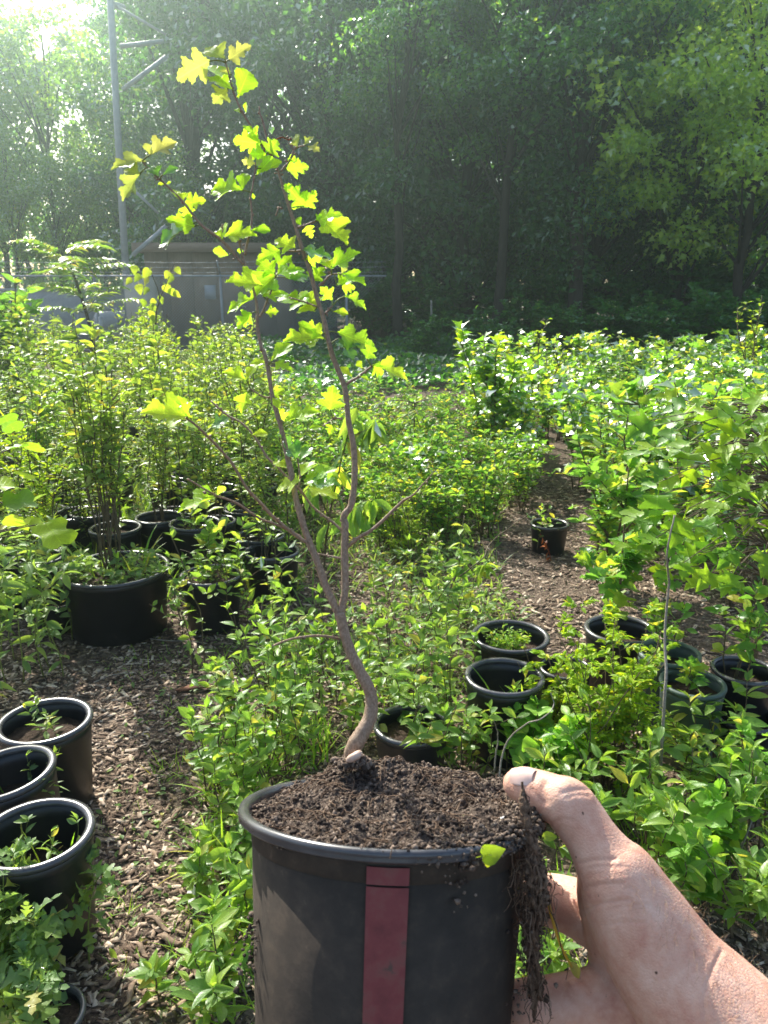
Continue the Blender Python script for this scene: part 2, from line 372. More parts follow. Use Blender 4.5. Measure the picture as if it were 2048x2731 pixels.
SH = {
    'haw_a': leaf_shape(serrate(HAW3, .026, 3), .25, .2, .10, 2, 1, smooth_in=True), 'haw_b': leaf_shape(serrate(HAW5, .024, 3), .22, .25, .12, 2, 2, smooth_in=True),
    'haw_c': leaf_shape(serrate(HAW1, .024, 3), .30, .30, .08, 2, 3, smooth_in=True), 'haw_d': leaf_shape(serrate(HAW3 * [.95, 1], .026, 3), .5, .35, .15, 2, 4, smooth_in=True),
    'oval_a': leaf_shape(ell(.21), .40, .35, .06, 1, 5, .1), 'oval_b': leaf_shape(ell(.18, peak=.4), .55, .6, .06, 1, 6, .1), 'oval_c': leaf_shape(ell(.24, peak=.5), .25, .2, .10, 1, 7, .1),
    'long_a': leaf_shape(ell(.15, 8, .42), .45, .8, .05, 1, 8, .08), 'long_b': leaf_shape(ell(.18, 8, .5), .5, .4, .05, 1, 9, .08),
    'maple_a': leaf_shape(MAPLE, .20, .35, .12, 1, 10, .5), 'maple_b': leaf_shape(MAPLE * [.9, 1], .45, .55, .15, 1, 11, .5),
    'tulip_a': leaf_shape(TULIP, .25, .35, .10, 1, 12, .4, .82), 'gink_a': leaf_shape(GINK, .22, .25, .14, 1, 13, .35, .62), 'gink_b': leaf_shape(GINK * [1.1, 1], .5, .5, .18, 1, 14, .35, .62),
    'heart': leaf_shape(HEART, .3, .3, .1, 1, 15, .3), 'mug_a': leaf_shape(MUG, .3, .5, .1, 1, 16, .1), 'mug_b': leaf_shape(MUG * [1.3, 1], .5, .8, .1, 1, 17, .1),
    'mid': leaf_shape(ell(.22, 4, .45), .40, .35, 0, 1, 18), 'mid_long': leaf_shape(ell(.15, 4, .45), .4, .7, 0, 1, 19),
    'round': leaf_shape(ell(.33, 5, .5), .25, .25, 0.05, 1, 22),
    'far': (np.array([[0, 0, 0], [-.32, .45, .10], [0, 1, -.1], [.32, .45, .10]]), np.array([[0, 1, 2], [0, 2, 3]]), np.zeros((0, 4), int), np.full((4, 2), .3)),
    'lob': (np.array([[0, 0, 0], [-.42, .35, .12], [-.18, .5, .05], [0, 1, -.1], [.18, .5, .05], [.42, .35, .12]]), np.array([[0, 1, 2], [0, 2, 4], [0, 4, 5], [2, 3, 4]]), np.zeros((0, 4), int), np.full((6, 2), .3)),
}
LEAF = {}
def leaf_mesh(shape, mat):
    k = (shape, mat)
    if k not in LEAF:
        b = MB(); b.add(*SH[shape]); LEAF[k] = b.mesh('leaf', M[mat], True)
    return LEAF[k]

def frames(d, up):
    y = nrm(d); z = up - y * np.sum(up * y, 1, keepdims=True); z = nrm(z); x = np.cross(y, z)
    return np.stack([x, y, z], 2)                     # columns
def foliage(mb, shape, pos, d, up, size):
    """adds one copy of the leaf shape for every row"""
    V, T, Q, U = SH[shape]; n, k = len(pos), len(V)
    if n == 0: return mb
    F = frames(d, up) * np.asarray(size).reshape(-1, 1, 1)
    W = np.einsum('nij,kj->nki', F, V) + pos[:, None]
    off = (np.arange(n) * k)[:, None, None]
    mb.add(W.reshape(-1, 3), (T[None] + off).reshape(-1, 3) if len(T) else None, (Q[None] + off).reshape(-1, 4) if len(Q) else None, np.tile(U, (n, 1)))
    return mb
def leaf_objects(root, shapes, mat, pos, d, up, size, rg, name='leaf'):
    F = frames(d, up)
    for i in range(len(pos)):
        o = bpy.data.objects.new(name, leaf_mesh(shapes[int(rg.integers(len(shapes)))], mat)); COL.objects.link(o); o.parent = root
        A = np.eye(4); A[:3, :3] = F[i] * size[i]; A[:3, 3] = pos[i]
        o.matrix_basis = Matrix(A.tolist())

def smoothline(P, n):
    P = np.asarray(P, float); m = len(P); t = np.linspace(0, m - 1, n); i = np.minimum(t.astype(int), m - 2); f = (t - i)[:, None]
    Pp = np.vstack([2 * P[0] - P[1], P, 2 * P[-1] - P[-2]])
    p0, p1, p2, p3 = Pp[i], Pp[i + 1], Pp[i + 2], Pp[i + 3]
    return .5 * (2 * p1 + (p2 - p0) * f + (2 * p0 - 5 * p1 + 4 * p2 - p3) * f ** 2 + (3 * p1 - p0 - 3 * p2 + p3) * f ** 3)
def stem_line(rg, base, h, lean, n=9, wob=.04):
    a = rg.uniform(0, 6.28); t = np.linspace(0, 1, n)
    w = np.cumsum(rg.normal(0, wob * h / n ** .5, (n, 2)), 0); w -= w[0]
    xy = np.outer(t ** 1.3, [math.cos(a) * lean * h, math.sin(a) * lean * h]) + w
    return np.column_stack([xy, h * t]) + np.asarray(base)
def leaves_along(rg, P, t0, t1, n, size, elev=(0.1, .8), var=.25, outk=1.0):
    t = np.sort(rg.uniform(t0, t1, n)) * (len(P) - 1); i = np.minimum(t.astype(int), len(P) - 2); f = (t - i)[:, None]
    pos = P[i] * (1 - f) + P[i + 1] * f
    az = np.arange(n) * 2.4 + rg.uniform(0, 6.28) + rg.normal(0, .4, n); el = rg.uniform(elev[0], elev[1], n)
    d = np.column_stack([np.cos(az) * np.cos(el), np.sin(az) * np.cos(el), np.sin(el)])
    up = np.column_stack([rg.normal(0, .7, n), rg.normal(0, .7, n), np.ones(n)])
    return pos, d, up, size * rg.uniform(1 - var, 1 + var, n)
def cat(L): return [np.concatenate([l[k] for l in L]) for k in range(4)]

# ================================================================== THE SETTING
GX = np.unique(np.concatenate([-np.geomspace(3.0, 400, 34)[::-1], np.linspace(-3.0, 3.0, 181), np.geomspace(3.0, 400, 34)]))
GY = np.unique(np.concatenate([-np.geomspace(.3, 200, 20)[::-1], np.linspace(-.3, 6.0, 190), np.geomspace(6.0, 500, 44)]))
def gh(x, y):
    x = np.asarray(x, float); y = np.asarray(y, float)
    r = np.hypot(x, y)
    return noise2(x, y, 3, 2.2, 3) * .018 * np.exp(-r / 14) + noise2(x, y, 5, 22, 2) * .006 * np.exp(-r / 4)
xx, yy = np.meshgrid(GX, GY)
nx, ny = len(GX), len(GY)
gi = (np.arange(ny - 1)[:, None] * nx + np.arange(nx - 1)[None])
g = MB(); g.add(np.stack([xx, yy, gh(xx, yy)], -1).reshape(-1, 3), Q=np.stack([gi, gi + 1, gi + nx + 1, gi + nx], -1).reshape(-1, 4))
tag(g.build('ground', M['ground'], smooth=True), kind='structure')

# wood chips lying on the ground: a countless layer
rg = np.random.default_rng(11)
def chips(n, xr, yr, smin, smax, seed):
    rg = np.random.default_rng(seed)
    x, y = rg.uniform(*xr, n), rg.uniform(*yr, n)
    keep = (np.abs(x) < .56 * y + .45) & (noise2(x, y, 31, 4.5, 3) + .5 * noise2(x, y, 32, 17, 2) > rg.uniform(-1.0, .15, n)); x, y = x[keep], y[keep]; n = len(x)
    L = smin * (smax / smin) ** (rg.uniform(0, 1, n) ** 1.6); W = np.minimum(L * rg.uniform(.10, .55, n), .013); H = np.minimum(W * rg.uniform(.12, .4, n), .0032)
    B = np.array([[-.5, -.5, -.5], [.5, -.35, -.5], [.5, .4, -.5], [-.5, .5, -.5], [-.42, -.4, .5], [.46, -.3, .5], [.40, .3, .5], [-.5, .42, .5]])
    V = (B[None] + rg.uniform(-.16, .16, (n, 8, 3)) * [.6, 1, .6]) * np.stack([L, W, H], 1)[:, None]
    V[:, :, 1] += (B[None, :, 0] ** 2) * (L * rg.normal(0, .06, n))[:, None]
    a = rg.uniform(0, 6.28, n); ti = rg.normal(0, .13, n); ro = rg.normal(0, .22, n)
    ca, sa, ct, st_, cr, sr = np.cos(a), np.sin(a), np.cos(ti), np.sin(ti), np.cos(ro), np.sin(ro)
    X, Y, Z = V[..., 0], V[..., 1], V[..., 2]
    Y, Z = Y * cr[:, None] - Z * sr[:, None], Y * sr[:, None] + Z * cr[:, None]
    X, Z = X * ct[:, None] - Z * st_[:, None], X * st_[:, None] + Z * ct[:, None]
    X, Y = X * ca[:, None] - Y * sa[:, None], X * sa[:, None] + Y * ca[:, None]
    W3 = np.stack([X + x[:, None], Y + y[:, None], Z + (gh(x, y) + H * .3 + rg.uniform(0, .008, n))[:, None]], -1)
    F = np.array([[4, 5, 6, 7], [0, 1, 5, 4], [1, 2, 6, 5], [2, 3, 7, 6], [3, 0, 4, 7]])
    return W3.reshape(-1, 3), (F[None] + (np.arange(n) * 8)[:, None, None]).reshape(-1, 4)
cm = MB()
for a in ((88000, (-1.6, 1.7), (.85, 3.0), .004, .042, 1), (60000, (-2.6, 2.8), (2.6, 6.0), .009, .06, 2), (10000, (-4, 5), (5.5, 11), .025, .09, 3)):
    V_, Q_ = chips(*a); cm.add(V_, Q=Q_)
tag(cm.build('mulch_chips', M['chip']), 'loose layer of brown wood chips covering the nursery floor', 'mulch', kind='stuff')

# ------------------------------------------------------------------ behind the fence: shed, cabinet, tank, mast, wall
FY = 18.7
def shed():
    x0, x1, y0, y1, h = at_y(392, 800, 20.6)[0], at_y(772, 800, 20.6)[0], 20.6, 23.4, 2.42
    t = thing('storage_shed', 'low brown flat roofed shed standing behind the chain-link fence', 'shed', ((x0 + x1) / 2, y0, 0))
    w = x1 - x0
    MB().box((0, 1.4 + .03, h / 2), (w - .06, 2.74, h)).build('wall', M['shedwall'], t)
    n = 6; pw = w / n
    for k in range(n):
        MB().box((-w / 2 + pw * (k + .5), .015, h / 2), (pw - .018, .03 + .004 * (k % 2), h - .02)).build('panel', M['shedwall'], t)
    MB().box((0, 1.3, h + .075), (w + .36, 3.1, .05)).build('roof', M['fascia'], t)
    MB().box((0, -.262, h - .01), (w + .40, .03, .22)).build('fascia', M['fascia'], t)
    for s in (-1, 1): MB().box((s * (w / 2 + .192), 1.3, h - .01), (.03, 3.08, .22)).build('fascia', M['fascia'], t)
    d = MB().box((w * .28, -.02, 1.0), (.9, .045, 2.0)).build('door', M['fascia'], t)
    MB().box((w * .28 - .36, -.06, 1.0), (.10, .04, .03)).build('handle', M['steel'], d)
    b = MB().box((-w * .05, -.05, 1.35), (.26, .10, .34)).build('meter_box', M['greyp'], t)
shed()
def cabinet():
    p = at_y(373, 800, 19.5)
    t = thing('equipment_cabinet', 'beige metal equipment cabinet standing between steel mast and shed', 'cabinet', (p[0], 19.5, 0))
    MB().box((0, .3, .12), (.95, .9, .24)).build('plinth', M['concrete'], t)
    MB().box((0, .3, .24 + .74), (.70, .6, 1.48)).build('body', M['beige'], t)
    d = MB().box((0, -.012, .24 + .76), (.62, .025, 1.36)).build('door', M['beige'], t)
    MB().box((.25, -.045, 1.05), (.03, .04, .16)).build('handle', M['steel'], d)
    MB().box((0, .3, 1.74), (.78, .68, .04)).build('top', M['beige'], t)
    v = MB(); v.lathe([(0.0, 0), (.15, 0), (.16, .02), (.12, .03), (0, .012)], 24)
    o = v.build('fan_vent', M['darkvent'], t); o.rotation_euler = (R(90), 0, 0); o.location = (.0, -.026, .62)
cabinet()
def tank():
    p = at_y(316, 855, 19.9)
    t = thing('storage_tank', 'grey cylindrical tank lying on legs beside the beige cabinet', 'tank', (p[0], 19.9, 0))
    b = MB(); b.lathe([(0, -.62), (.14, -.60), (.22, -.53), (.24, -.45), (.24, .45), (.22, .53), (.14, .60), (0, .62)], 28)
    o = b.build('body', M['greyp'], t, True); o.rotation_euler = (0, R(90), R(50)); o.location = (0, 0, .68)
    for s in (-1, 1):
        l = MB().box((0, 0, .25), (.36, .06, .50)).build('leg', M['greyp'], t); l.rotation_euler = (0, 0, R(140)); l.location = (math.cos(R(50)) * .35 * s, math.sin(R(50)) * .35 * s, 0)
    c = MB().tube([(0, 0, .9), (0, 0, 1.0)], .06, 12).build('filler_cap', M['steel'], t)
tank()
def mast():
    Y = 19.6; A = lambda px, py: at_y(px, py, Y)
    b = A(347, 930); t = thing('steel_mast', 'tall grey steel mast with diagonal braces rising past the frame top', 'mast', (b[0], Y, 0))
    off = np.array([b[0], Y, 0])
    def bar(nm, p, q, r, s=10, r2=None): MB().tube([np.array(p) - off, np.array(q) - off], [r, r2 or r], s).build(nm, M['steel'], t, True)
    top = np.array([A(300, -60)[0], Y, 10.5]); bot = np.array([b[0], Y, -.1])
    bar('pole', bot, top, .085, 14, .07)
    Z = lambda p, dy=0: (p[0], p[1] + dy, p[2])
    for a, c, r in (((311, 15), (432, 80), .03), ((318, 122), (425, 97), .05), ((325, 238), (432, 140), .05), ((345, 497), (412, 566), .035), ((352, 680), (432, 600), .05), ((300, 10), (316, 6), .07)):
        bar('brace', Z(A(*a), .05), Z(A(*c), .35), r, 8)
mast()
def back_wall():
    t = thing('concrete_wall', 'pale grey concrete yard wall seen through the fence mesh', 'wall', (-9.6, 22.6, 0))
    MB().box((0, 0, .68), (5.6, .18, 1.38)).build('wall', M['concrete'], t); MB().box((0, 0, 1.405), (5.7, .26, .07)).build('coping', M['concrete'], t)
back_wall()
def rail():
    t = thing('pipe_rail', 'low pale pipe rail with two bars behind the fence', 'railing', (-7.6, 20.4, 0))
    for z in (.45, .95): MB().tube([(-1.6, 0, z), (1.3, 0, z)], .025, 8).build('bar', M['steel'], t, True)
    for x in (-1.5, -.1, 1.2): MB().tube([(x, 0, -.05), (x, 0, 1.0)], .028, 8).build('post', M['steel'], t, True)
rail()
def riser():
    p = at_y(277, 940, 15.5)
    t = thing('water_riser', 'teal standpipe with a bright metal sprinkler head among saplings', 'standpipe', (p[0], 15.5, 0))
    MB().tube([(0, 0, 0), (0, 0, .75)], .035, 10).build('pipe', M['teal'], t, True)
    MB().lathe([(0, .74), (.06, .74), (.065, .80), (.035, .84), (.04, .92), (0, .95)], 16).build('sprinkler_head', M['steel'], t, True)
riser()

def fence():
    x0, x1, h = -11.5, at_y(1030, 800, FY)[0], 1.72
    t = thing('chain_link_fence', 'galvanised chain-link fence with barbed wire strands along the top', 'fence', (0, FY, 0))
    MB().tube([(x0, 0, h), (x1, 0, h)], .021, 8).build('top_rail', M['steel'], t, True)
    MB().tube([(x0, 0, .07), (x1, 0, .07)], .006, 5).build('tension_wire', M['steel'], t)
    px_ = at_y(590, 800, FY)[0]
    for k in range(-3, 5):
        x = px_ + 2.87 * k
        if x0 < x < x1:
            p = MB().tube([(x, .03, -.1), (x, .03, h + .03)], .03, 10).build('post', M['steel'], t, True)
            MB().box((x, -.12, h + .18), (.03, .42, .025), np.array([[1, 0, 0], [0, .72, .69], [0, -.69, .72]])).build('wire_arm', M['steel'], p)
    for k in range(3):
        yo, zo = -.02 - .11 * k, h + .09 + .105 * k
        w = MB(); X = np.linspace(x0, x1, 60); w.tube(np.column_stack([X, np.full(60, yo), zo - .02 * np.abs(np.sin(X * 1.09))]), .004, 4)
        for x in np.arange(x0, x1, .13):
            w.tube([(x, yo, zo - .03), (x + .01, yo, zo + .03)], .003, 3, False)
        w.build('barbed_wire', M['steel'], t)
    w = MB(); s = .068
    for s_ in (-1, 1):
        for x in np.arange(x0 - h, x1 + h, s):
            a, b = (x, x + h) if s_ > 0 else (x + h, x)
            za, zb = .06, h
            pa, pb = np.array([a, 0, za]), np.array([b, 0.004 * s_, zb])
            lo, hi = sorted((a, b))
            if lo < x0 or hi > x1: continue
            w.tube([pa, pb], .0038, 3, False)
    tag(w.build('wire_mesh', M['steel'], t), kind='stuff')
fence()

# ------------------------------------------------------------------ woodland
def tree_proto(name, seed, h, cr, cbase, nclump, per, lsize, mat, label, trunk_r=.16, shape='far', flat=.75, conic=0.0):
    rg = np.random.default_rng(seed)
    t = thing(name, label, 'tree')
    P = stem_line(rg, (0, 0, -.1), h * .92, .04, 12, .03)
    tb = MB(); tb.tube(P, np.linspace(trunk_r, trunk_r * .22, 12), 8)
    cs, rs = [], []
    for k in range(nclump):
        z = cbase + (h - cbase) * rg.uniform(0, 1) ** .9
        f = (z - cbase) / (h - cbase)
        rad = cr * (math.sin(math.pi * (.12 + .80 * f)) if not conic else (1.05 - f * conic)) * rg.uniform(.25, 1.0) ** .6
        a = rg.uniform(0, 6.28); i = min(int(z / h * 11), 11)
        c = np.array([P[i, 0] + rad * math.cos(a), P[i, 1] + rad * math.sin(a), z]); cs.append(c); rs.append(cr * rg.uniform(.16, .36))
        j = max(i - 2, 1)
        if k % 2 == 0:
            L = smoothline([P[j], (P[j] + c) / 2 + [0, 0, .12], c], 6); tb.tube(L, np.linspace(trunk_r * .3, .012, 6), 5)
    tb.build('trunk', M['trunk'], t, True)
    pos, dd, up, sz = [], [], [], []
    for c, r in zip(cs, rs):
        n = int(per * rg.uniform(.5, 1.4))
        q = nrm(rg.normal(0, 1, (n, 3))) * (rg.uniform(0, 1, (n, 1)) ** .42) * r * np.array([1, 1, flat])
        pos.append(c + q); d = nrm(rg.normal(0, 1, (n, 3)) + q / r * .5); d[:, 2] -= .35; dd.append(d)
        up.append(np.column_stack([rg.normal(0, .7, n), rg.normal(0, .7, n), np.ones(n)])); sz.append(lsize * rg.uniform(.6, 1.3, n))
    mb = MB(); foliage(mb, shape, np.vstack(pos), np.vstack(dd), np.vstack(up), np.concatenate(sz))
    tag(mb.build('crown', M[mat], t), kind='stuff')
    return t
TP = {
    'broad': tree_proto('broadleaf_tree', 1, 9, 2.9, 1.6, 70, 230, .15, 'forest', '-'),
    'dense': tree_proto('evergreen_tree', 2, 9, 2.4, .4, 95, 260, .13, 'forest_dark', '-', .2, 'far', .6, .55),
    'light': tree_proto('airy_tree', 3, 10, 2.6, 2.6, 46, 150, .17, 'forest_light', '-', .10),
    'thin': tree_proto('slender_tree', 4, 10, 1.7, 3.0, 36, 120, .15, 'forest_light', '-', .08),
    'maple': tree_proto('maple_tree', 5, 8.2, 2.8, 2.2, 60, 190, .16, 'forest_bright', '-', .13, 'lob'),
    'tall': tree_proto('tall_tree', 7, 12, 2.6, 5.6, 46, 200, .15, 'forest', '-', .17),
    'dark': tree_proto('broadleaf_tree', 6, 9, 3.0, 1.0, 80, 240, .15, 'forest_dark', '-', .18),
}
rt = random.Random(5)
used = set()
def tree(kind, px, y, h, label, group):
    p = at_y(px, 800, y); s = h / {'tall': 12, 'broad': 9, 'dense': 9, 'light': 10, 'thin': 10, 'maple': 8.2, 'dark': 9}[kind]
    sc = (s * rt.uniform(.92, 1.12), s * rt.uniform(.92, 1.12), s); rz = rt.uniform(0, 6.28)
    if kind not in used:
        used.add(kind); r = TP[kind]; KIDS[r.name] = [(ch, list(ch.children)) for ch in r.children]
        r.location = (p[0], y, 0); r.rotation_euler = (0, 0, rz); r.scale = sc; r['label'] = label; r['group'] = group; return r
    return dup(TP[kind], (p[0], y, 0), rz, sc, label, group)
GF, GL = 'trees of the dark woodland edge', 'airy trees far behind the fence'
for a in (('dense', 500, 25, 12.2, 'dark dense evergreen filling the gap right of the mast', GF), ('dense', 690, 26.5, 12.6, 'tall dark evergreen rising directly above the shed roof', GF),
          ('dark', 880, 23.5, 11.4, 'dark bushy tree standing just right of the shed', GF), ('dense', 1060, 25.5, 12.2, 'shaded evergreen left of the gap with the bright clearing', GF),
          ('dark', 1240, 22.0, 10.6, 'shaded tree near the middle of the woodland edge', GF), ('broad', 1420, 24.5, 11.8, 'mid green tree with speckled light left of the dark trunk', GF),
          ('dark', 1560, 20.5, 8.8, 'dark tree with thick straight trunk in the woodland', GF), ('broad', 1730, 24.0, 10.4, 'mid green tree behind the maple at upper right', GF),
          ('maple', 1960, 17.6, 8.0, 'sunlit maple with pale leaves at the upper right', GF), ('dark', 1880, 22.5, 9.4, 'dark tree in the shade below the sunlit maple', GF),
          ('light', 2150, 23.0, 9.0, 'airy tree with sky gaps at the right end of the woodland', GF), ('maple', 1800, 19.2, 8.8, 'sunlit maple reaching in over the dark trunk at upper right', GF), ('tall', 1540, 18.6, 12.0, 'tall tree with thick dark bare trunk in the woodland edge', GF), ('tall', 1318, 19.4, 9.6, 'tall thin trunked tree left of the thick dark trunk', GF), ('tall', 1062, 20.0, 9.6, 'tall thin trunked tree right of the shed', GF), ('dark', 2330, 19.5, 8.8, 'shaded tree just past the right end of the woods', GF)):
    tree(*a)
BK = 'tree in the deep second row of the shaded woodland'
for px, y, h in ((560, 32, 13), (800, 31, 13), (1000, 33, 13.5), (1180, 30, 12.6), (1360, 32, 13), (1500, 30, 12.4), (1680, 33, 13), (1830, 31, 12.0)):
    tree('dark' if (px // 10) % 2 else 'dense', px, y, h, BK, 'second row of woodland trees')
for a in (('light', 10, 29, 10.5, 'airy sunlit tree at the left end against bright sky', GL), ('thin', 110, 31, 12.4, 'slender twiggy tree left of the mast with sky through it', GL),
          ('light', 190, 27, 9.6, 'pale green airy tree close to the left of the mast', GL), ('thin', 290, 33, 12.0, 'slender tree directly behind the steel mast', GL),
          ('light', 390, 30, 10.4, 'airy tree between the mast and the dark evergreen', GL), ('light', -130, 27, 10.0, 'airy tree just beyond the left end of the fence', GL), ('thin', 450, 35, 13.5, 'thin bare topped tree poking above the braces', GL)):
    tree(*a)
for px, y, h in ((40, 25, 6.0), (150, 24.5, 5.2), (260, 26, 5.8), (360, 25, 6.2), (-80, 25, 6.0), (460, 24, 5.5)):
    tree('light', px, y, h, 'bushy low tree crowding behind the fence below the airy trees', 'low bushy trees behind the fence')

# a far-off wood closing the view
rg = np.random.default_rng(77); n = 26000
x = rg.uniform(-34, 34, n); y = rg.uniform(38, 46, n); hmax = np.where(x < -7, 7.0 + 2.5 * np.sin(x * .9), np.where(x > 14.5, 7.5 + np.sin(x * 1.3), 15 + 2 * np.sin(x * .6))); z = rg.uniform(0, 1, n) ** .9 * hmax
mb = MB(); foliage(mb, 'far', np.column_stack([x, y, z]), rg.normal(0, 1, (n, 3)), np.column_stack([rg.normal(0, .7, n), rg.normal(0, .7, n), np.ones(n)]), .5 * rg.uniform(.6, 1.3, n))
tag(mb.build('distant_woods', M['forest']), 'far mass of woodland closing the view behind the trees', 'woods', kind='stuff')

# undergrowth on the shaded ground before the woods
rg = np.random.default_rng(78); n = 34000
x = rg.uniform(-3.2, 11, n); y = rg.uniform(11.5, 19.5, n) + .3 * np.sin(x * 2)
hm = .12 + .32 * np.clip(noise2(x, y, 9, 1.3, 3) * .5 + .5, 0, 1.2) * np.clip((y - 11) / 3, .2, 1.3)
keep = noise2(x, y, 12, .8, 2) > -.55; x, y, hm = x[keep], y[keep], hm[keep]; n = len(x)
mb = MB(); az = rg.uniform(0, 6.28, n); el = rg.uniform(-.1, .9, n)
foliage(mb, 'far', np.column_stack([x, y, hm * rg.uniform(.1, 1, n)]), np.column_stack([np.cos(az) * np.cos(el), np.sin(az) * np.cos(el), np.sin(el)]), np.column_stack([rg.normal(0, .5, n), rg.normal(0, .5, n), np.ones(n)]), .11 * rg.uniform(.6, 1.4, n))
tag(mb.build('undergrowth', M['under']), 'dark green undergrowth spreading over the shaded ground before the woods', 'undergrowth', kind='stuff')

def bush_proto(name, seed, h, r, n, size, mat, shape, label, cat_='shrub', nst=9):
    rg = np.random.default_rng(seed); t = thing(name, label, cat_); sb = MB(); L = []
    for k in range(nst):
        P = stem_line(rg, (rg.normal(0, r * .15), rg.normal(0, r * .15), 0), h * rg.uniform(.7, 1.05), r / h * rg.uniform(.3, 1.1), 9, .05)
        sb.tube(P, np.linspace(.008, .003, 9) * (h / .9), 5)
        L.append(leaves_along(rg, P, .2, 1, n // nst // 2, size))
        for q in range(5):
            i = rg.integers(3, 8); e = P[i] + np.array([*rg.normal(0, r * .35, 2), rg.uniform(.02, .22) * h]); B = smoothline([P[i], (P[i] + e) / 2 + rg.normal(0, .01, 3), e], 5)
            sb.tube(B, np.linspace(.004, .0015, 5) * (h / .9), 4); L.append(leaves_along(rg, B, .25, 1, max(n // nst // 10, 3), size))
    sb.build('stems', M['stem'], t); mb = MB(); foliage(mb, shape, *cat(L)); tag(mb.build('foliage', M[mat], t), kind='stuff')
    return t
def place_all(protos, spots, label, group, rr):
    for k, (x, y, s) in enumerate(spots):
        pr = protos[k % len(protos)]
        if pr.name not in used:
            used.add(pr.name); KIDS[pr.name] = [(ch, list(ch.children)) for ch in pr.children]
            pr.location = (x, y, 0); pr.rotation_euler = (0, 0, rr.uniform(0, 6.28)); pr.scale = (s,) * 3
            if label: pr['label'] = label
            if group: pr['group'] = group
        else: dup(pr, (x, y, 0), rr.uniform(0, 6.28), s, label, group)
rr = random.Random(9)
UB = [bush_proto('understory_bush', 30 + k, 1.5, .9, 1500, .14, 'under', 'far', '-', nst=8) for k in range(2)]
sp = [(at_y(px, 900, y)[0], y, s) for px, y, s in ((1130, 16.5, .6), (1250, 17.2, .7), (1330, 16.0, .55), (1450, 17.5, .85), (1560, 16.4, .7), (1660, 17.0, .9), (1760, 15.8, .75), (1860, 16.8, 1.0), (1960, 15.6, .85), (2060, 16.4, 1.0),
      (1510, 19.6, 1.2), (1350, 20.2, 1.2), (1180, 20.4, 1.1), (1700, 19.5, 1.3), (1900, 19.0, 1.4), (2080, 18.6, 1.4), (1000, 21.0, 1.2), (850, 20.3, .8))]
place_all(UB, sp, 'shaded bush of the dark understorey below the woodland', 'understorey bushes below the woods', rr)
# a pale bent young trunk before the woods
P = smoothline([at_y(a, b, 17.5) for a, b in ((1166, 945), (1168, 900), (1152, 845), (1150, 800))], 14)
tag(MB().tube(P, np.linspace(.035, .02, 14), 7).build('young_trunk', M['grey_twig'], smooth=True), 'pale bent young trunk right of the bright clearing', 'tree trunk')

# tree of heaven and redbud in front of the fence, dark shrub at left
def frond(rg, sb, mb, base, d, L, npair, lsize):
    d = nrm(d); P = np.array([base + d * L * t + np.array([0, 0, -.35 * L * t * t]) for t in np.linspace(0, 1, 8)]); sb.tube(P, np.linspace(.006, .002, 8), 4)
    side = nrm(np.cross(d, [0, 0, 1])); pos, dd = [], []
    for t in np.linspace(.15, .97, npair):
        q = P[min(int(t * 7), 6)] * (1 - (t * 7) % 1) + P[min(int(t * 7) + 1, 7)] * ((t * 7) % 1)
        for s in (-1, 1): pos.append(q); dd.append(side * s + d * .55 + [0, 0, -.15])
    n = len(pos); foliage(mb, 'mid_long', np.array(pos), np.array(dd) + rg.normal(0, .1, (n, 3)), np.tile([0, 0, 1.0], (n, 1)) + rg.normal(0, .2, (n, 3)), lsize * rg.uniform(.8, 1.15, n))
def heaven():
    rg = np.random.default_rng(41); b = at_y(240, 900, 13.5); t = thing('tree_of_heaven', 'young tree with long feathery fronds in front of the fence', 'tree', (b[0], 13.5, 0))
    P = smoothline([(0, 0, 0), (.02, 0, .8), (-.12, 0, 1.5), (-.25, 0, 2.0)], 10); MB().tube(P, np.linspace(.035, .016, 10), 8).build('trunk', M['trunk'], t, True)
    sb, mb = MB(), MB()
    for k in range(22):
        i = 4 + k % 6; a = k * 2.4; e = .25 + .07 * (k % 5) + rg.uniform(-.1, .2)
        frond(rg, sb, mb, P[i], np.array([math.cos(a) * math.cos(e), math.sin(a) * math.cos(e), math.sin(e) + .2]), rg.uniform(.7, 1.15), 13, .22)
    sb.build('stalks', M['green_stem'], t); tag(mb.build('crown', M['ailanthus'], t), kind='stuff')
heaven()
def redbud():
    rg = np.random.default_rng(42); Y = 10.5; b = at_y(420, 1000, Y); t = thing('redbud_sapling', 'thin sapling with few round yellowing leaves before the beige cabinet', 'sapling', (b[0], Y, 0))
    off = np.array([b[0], Y, 0]); W = lambda a, c: at_y(a, c, Y) - off
    P = smoothline([(0, 0, 0), W(415, 860), W(425, 790), W(400, 720)], 10); sb = MB(); sb.tube(P, np.linspace(.016, .005, 10), 6)
    P2 = smoothline([W(425, 800), W(450, 740), W(470, 690)], 6); sb.tube(P2, np.linspace(.007, .003, 6), 5); sb.build('stem', M['stem'], t)
    pts = [(400, 720), (360, 710), (375, 735), (350, 745), (395, 770), (385, 800), (400, 815), (412, 800), (440, 760), (460, 735), (470, 715), (455, 770), (465, 780), (430, 790), (405, 830), (415, 845), (388, 850), (372, 760), (450, 725), (398, 745)]
    n = len(pts); pos = np.array([W(*p) for p in pts]) + rg.normal(0, .02, (n, 3)) * [0, 1, 0]; az = rg.uniform(0, 6.28, n)
    leaf_objects(t, ['heart'], 'yellow', pos, np.column_stack([np.cos(az), np.sin(az) * .4, -.6 - .4 * rg.uniform(0, 1, n)]), np.column_stack([rg.normal(0, .3, n), -np.ones(n), rg.normal(.3, .3, n)]), .12 * rg.uniform(.8, 1.2, n), rg)
redbud()
b = at_y(60, 1000, 9.0)
s = bush_proto('broadleaf_shrub', 43, 1.55, .55, 700, .17, 'glossy', 'mid', 'dark broad leaved shrub at the left edge before the fence'); s.location = (b[0] - .15, 9.0, 0)

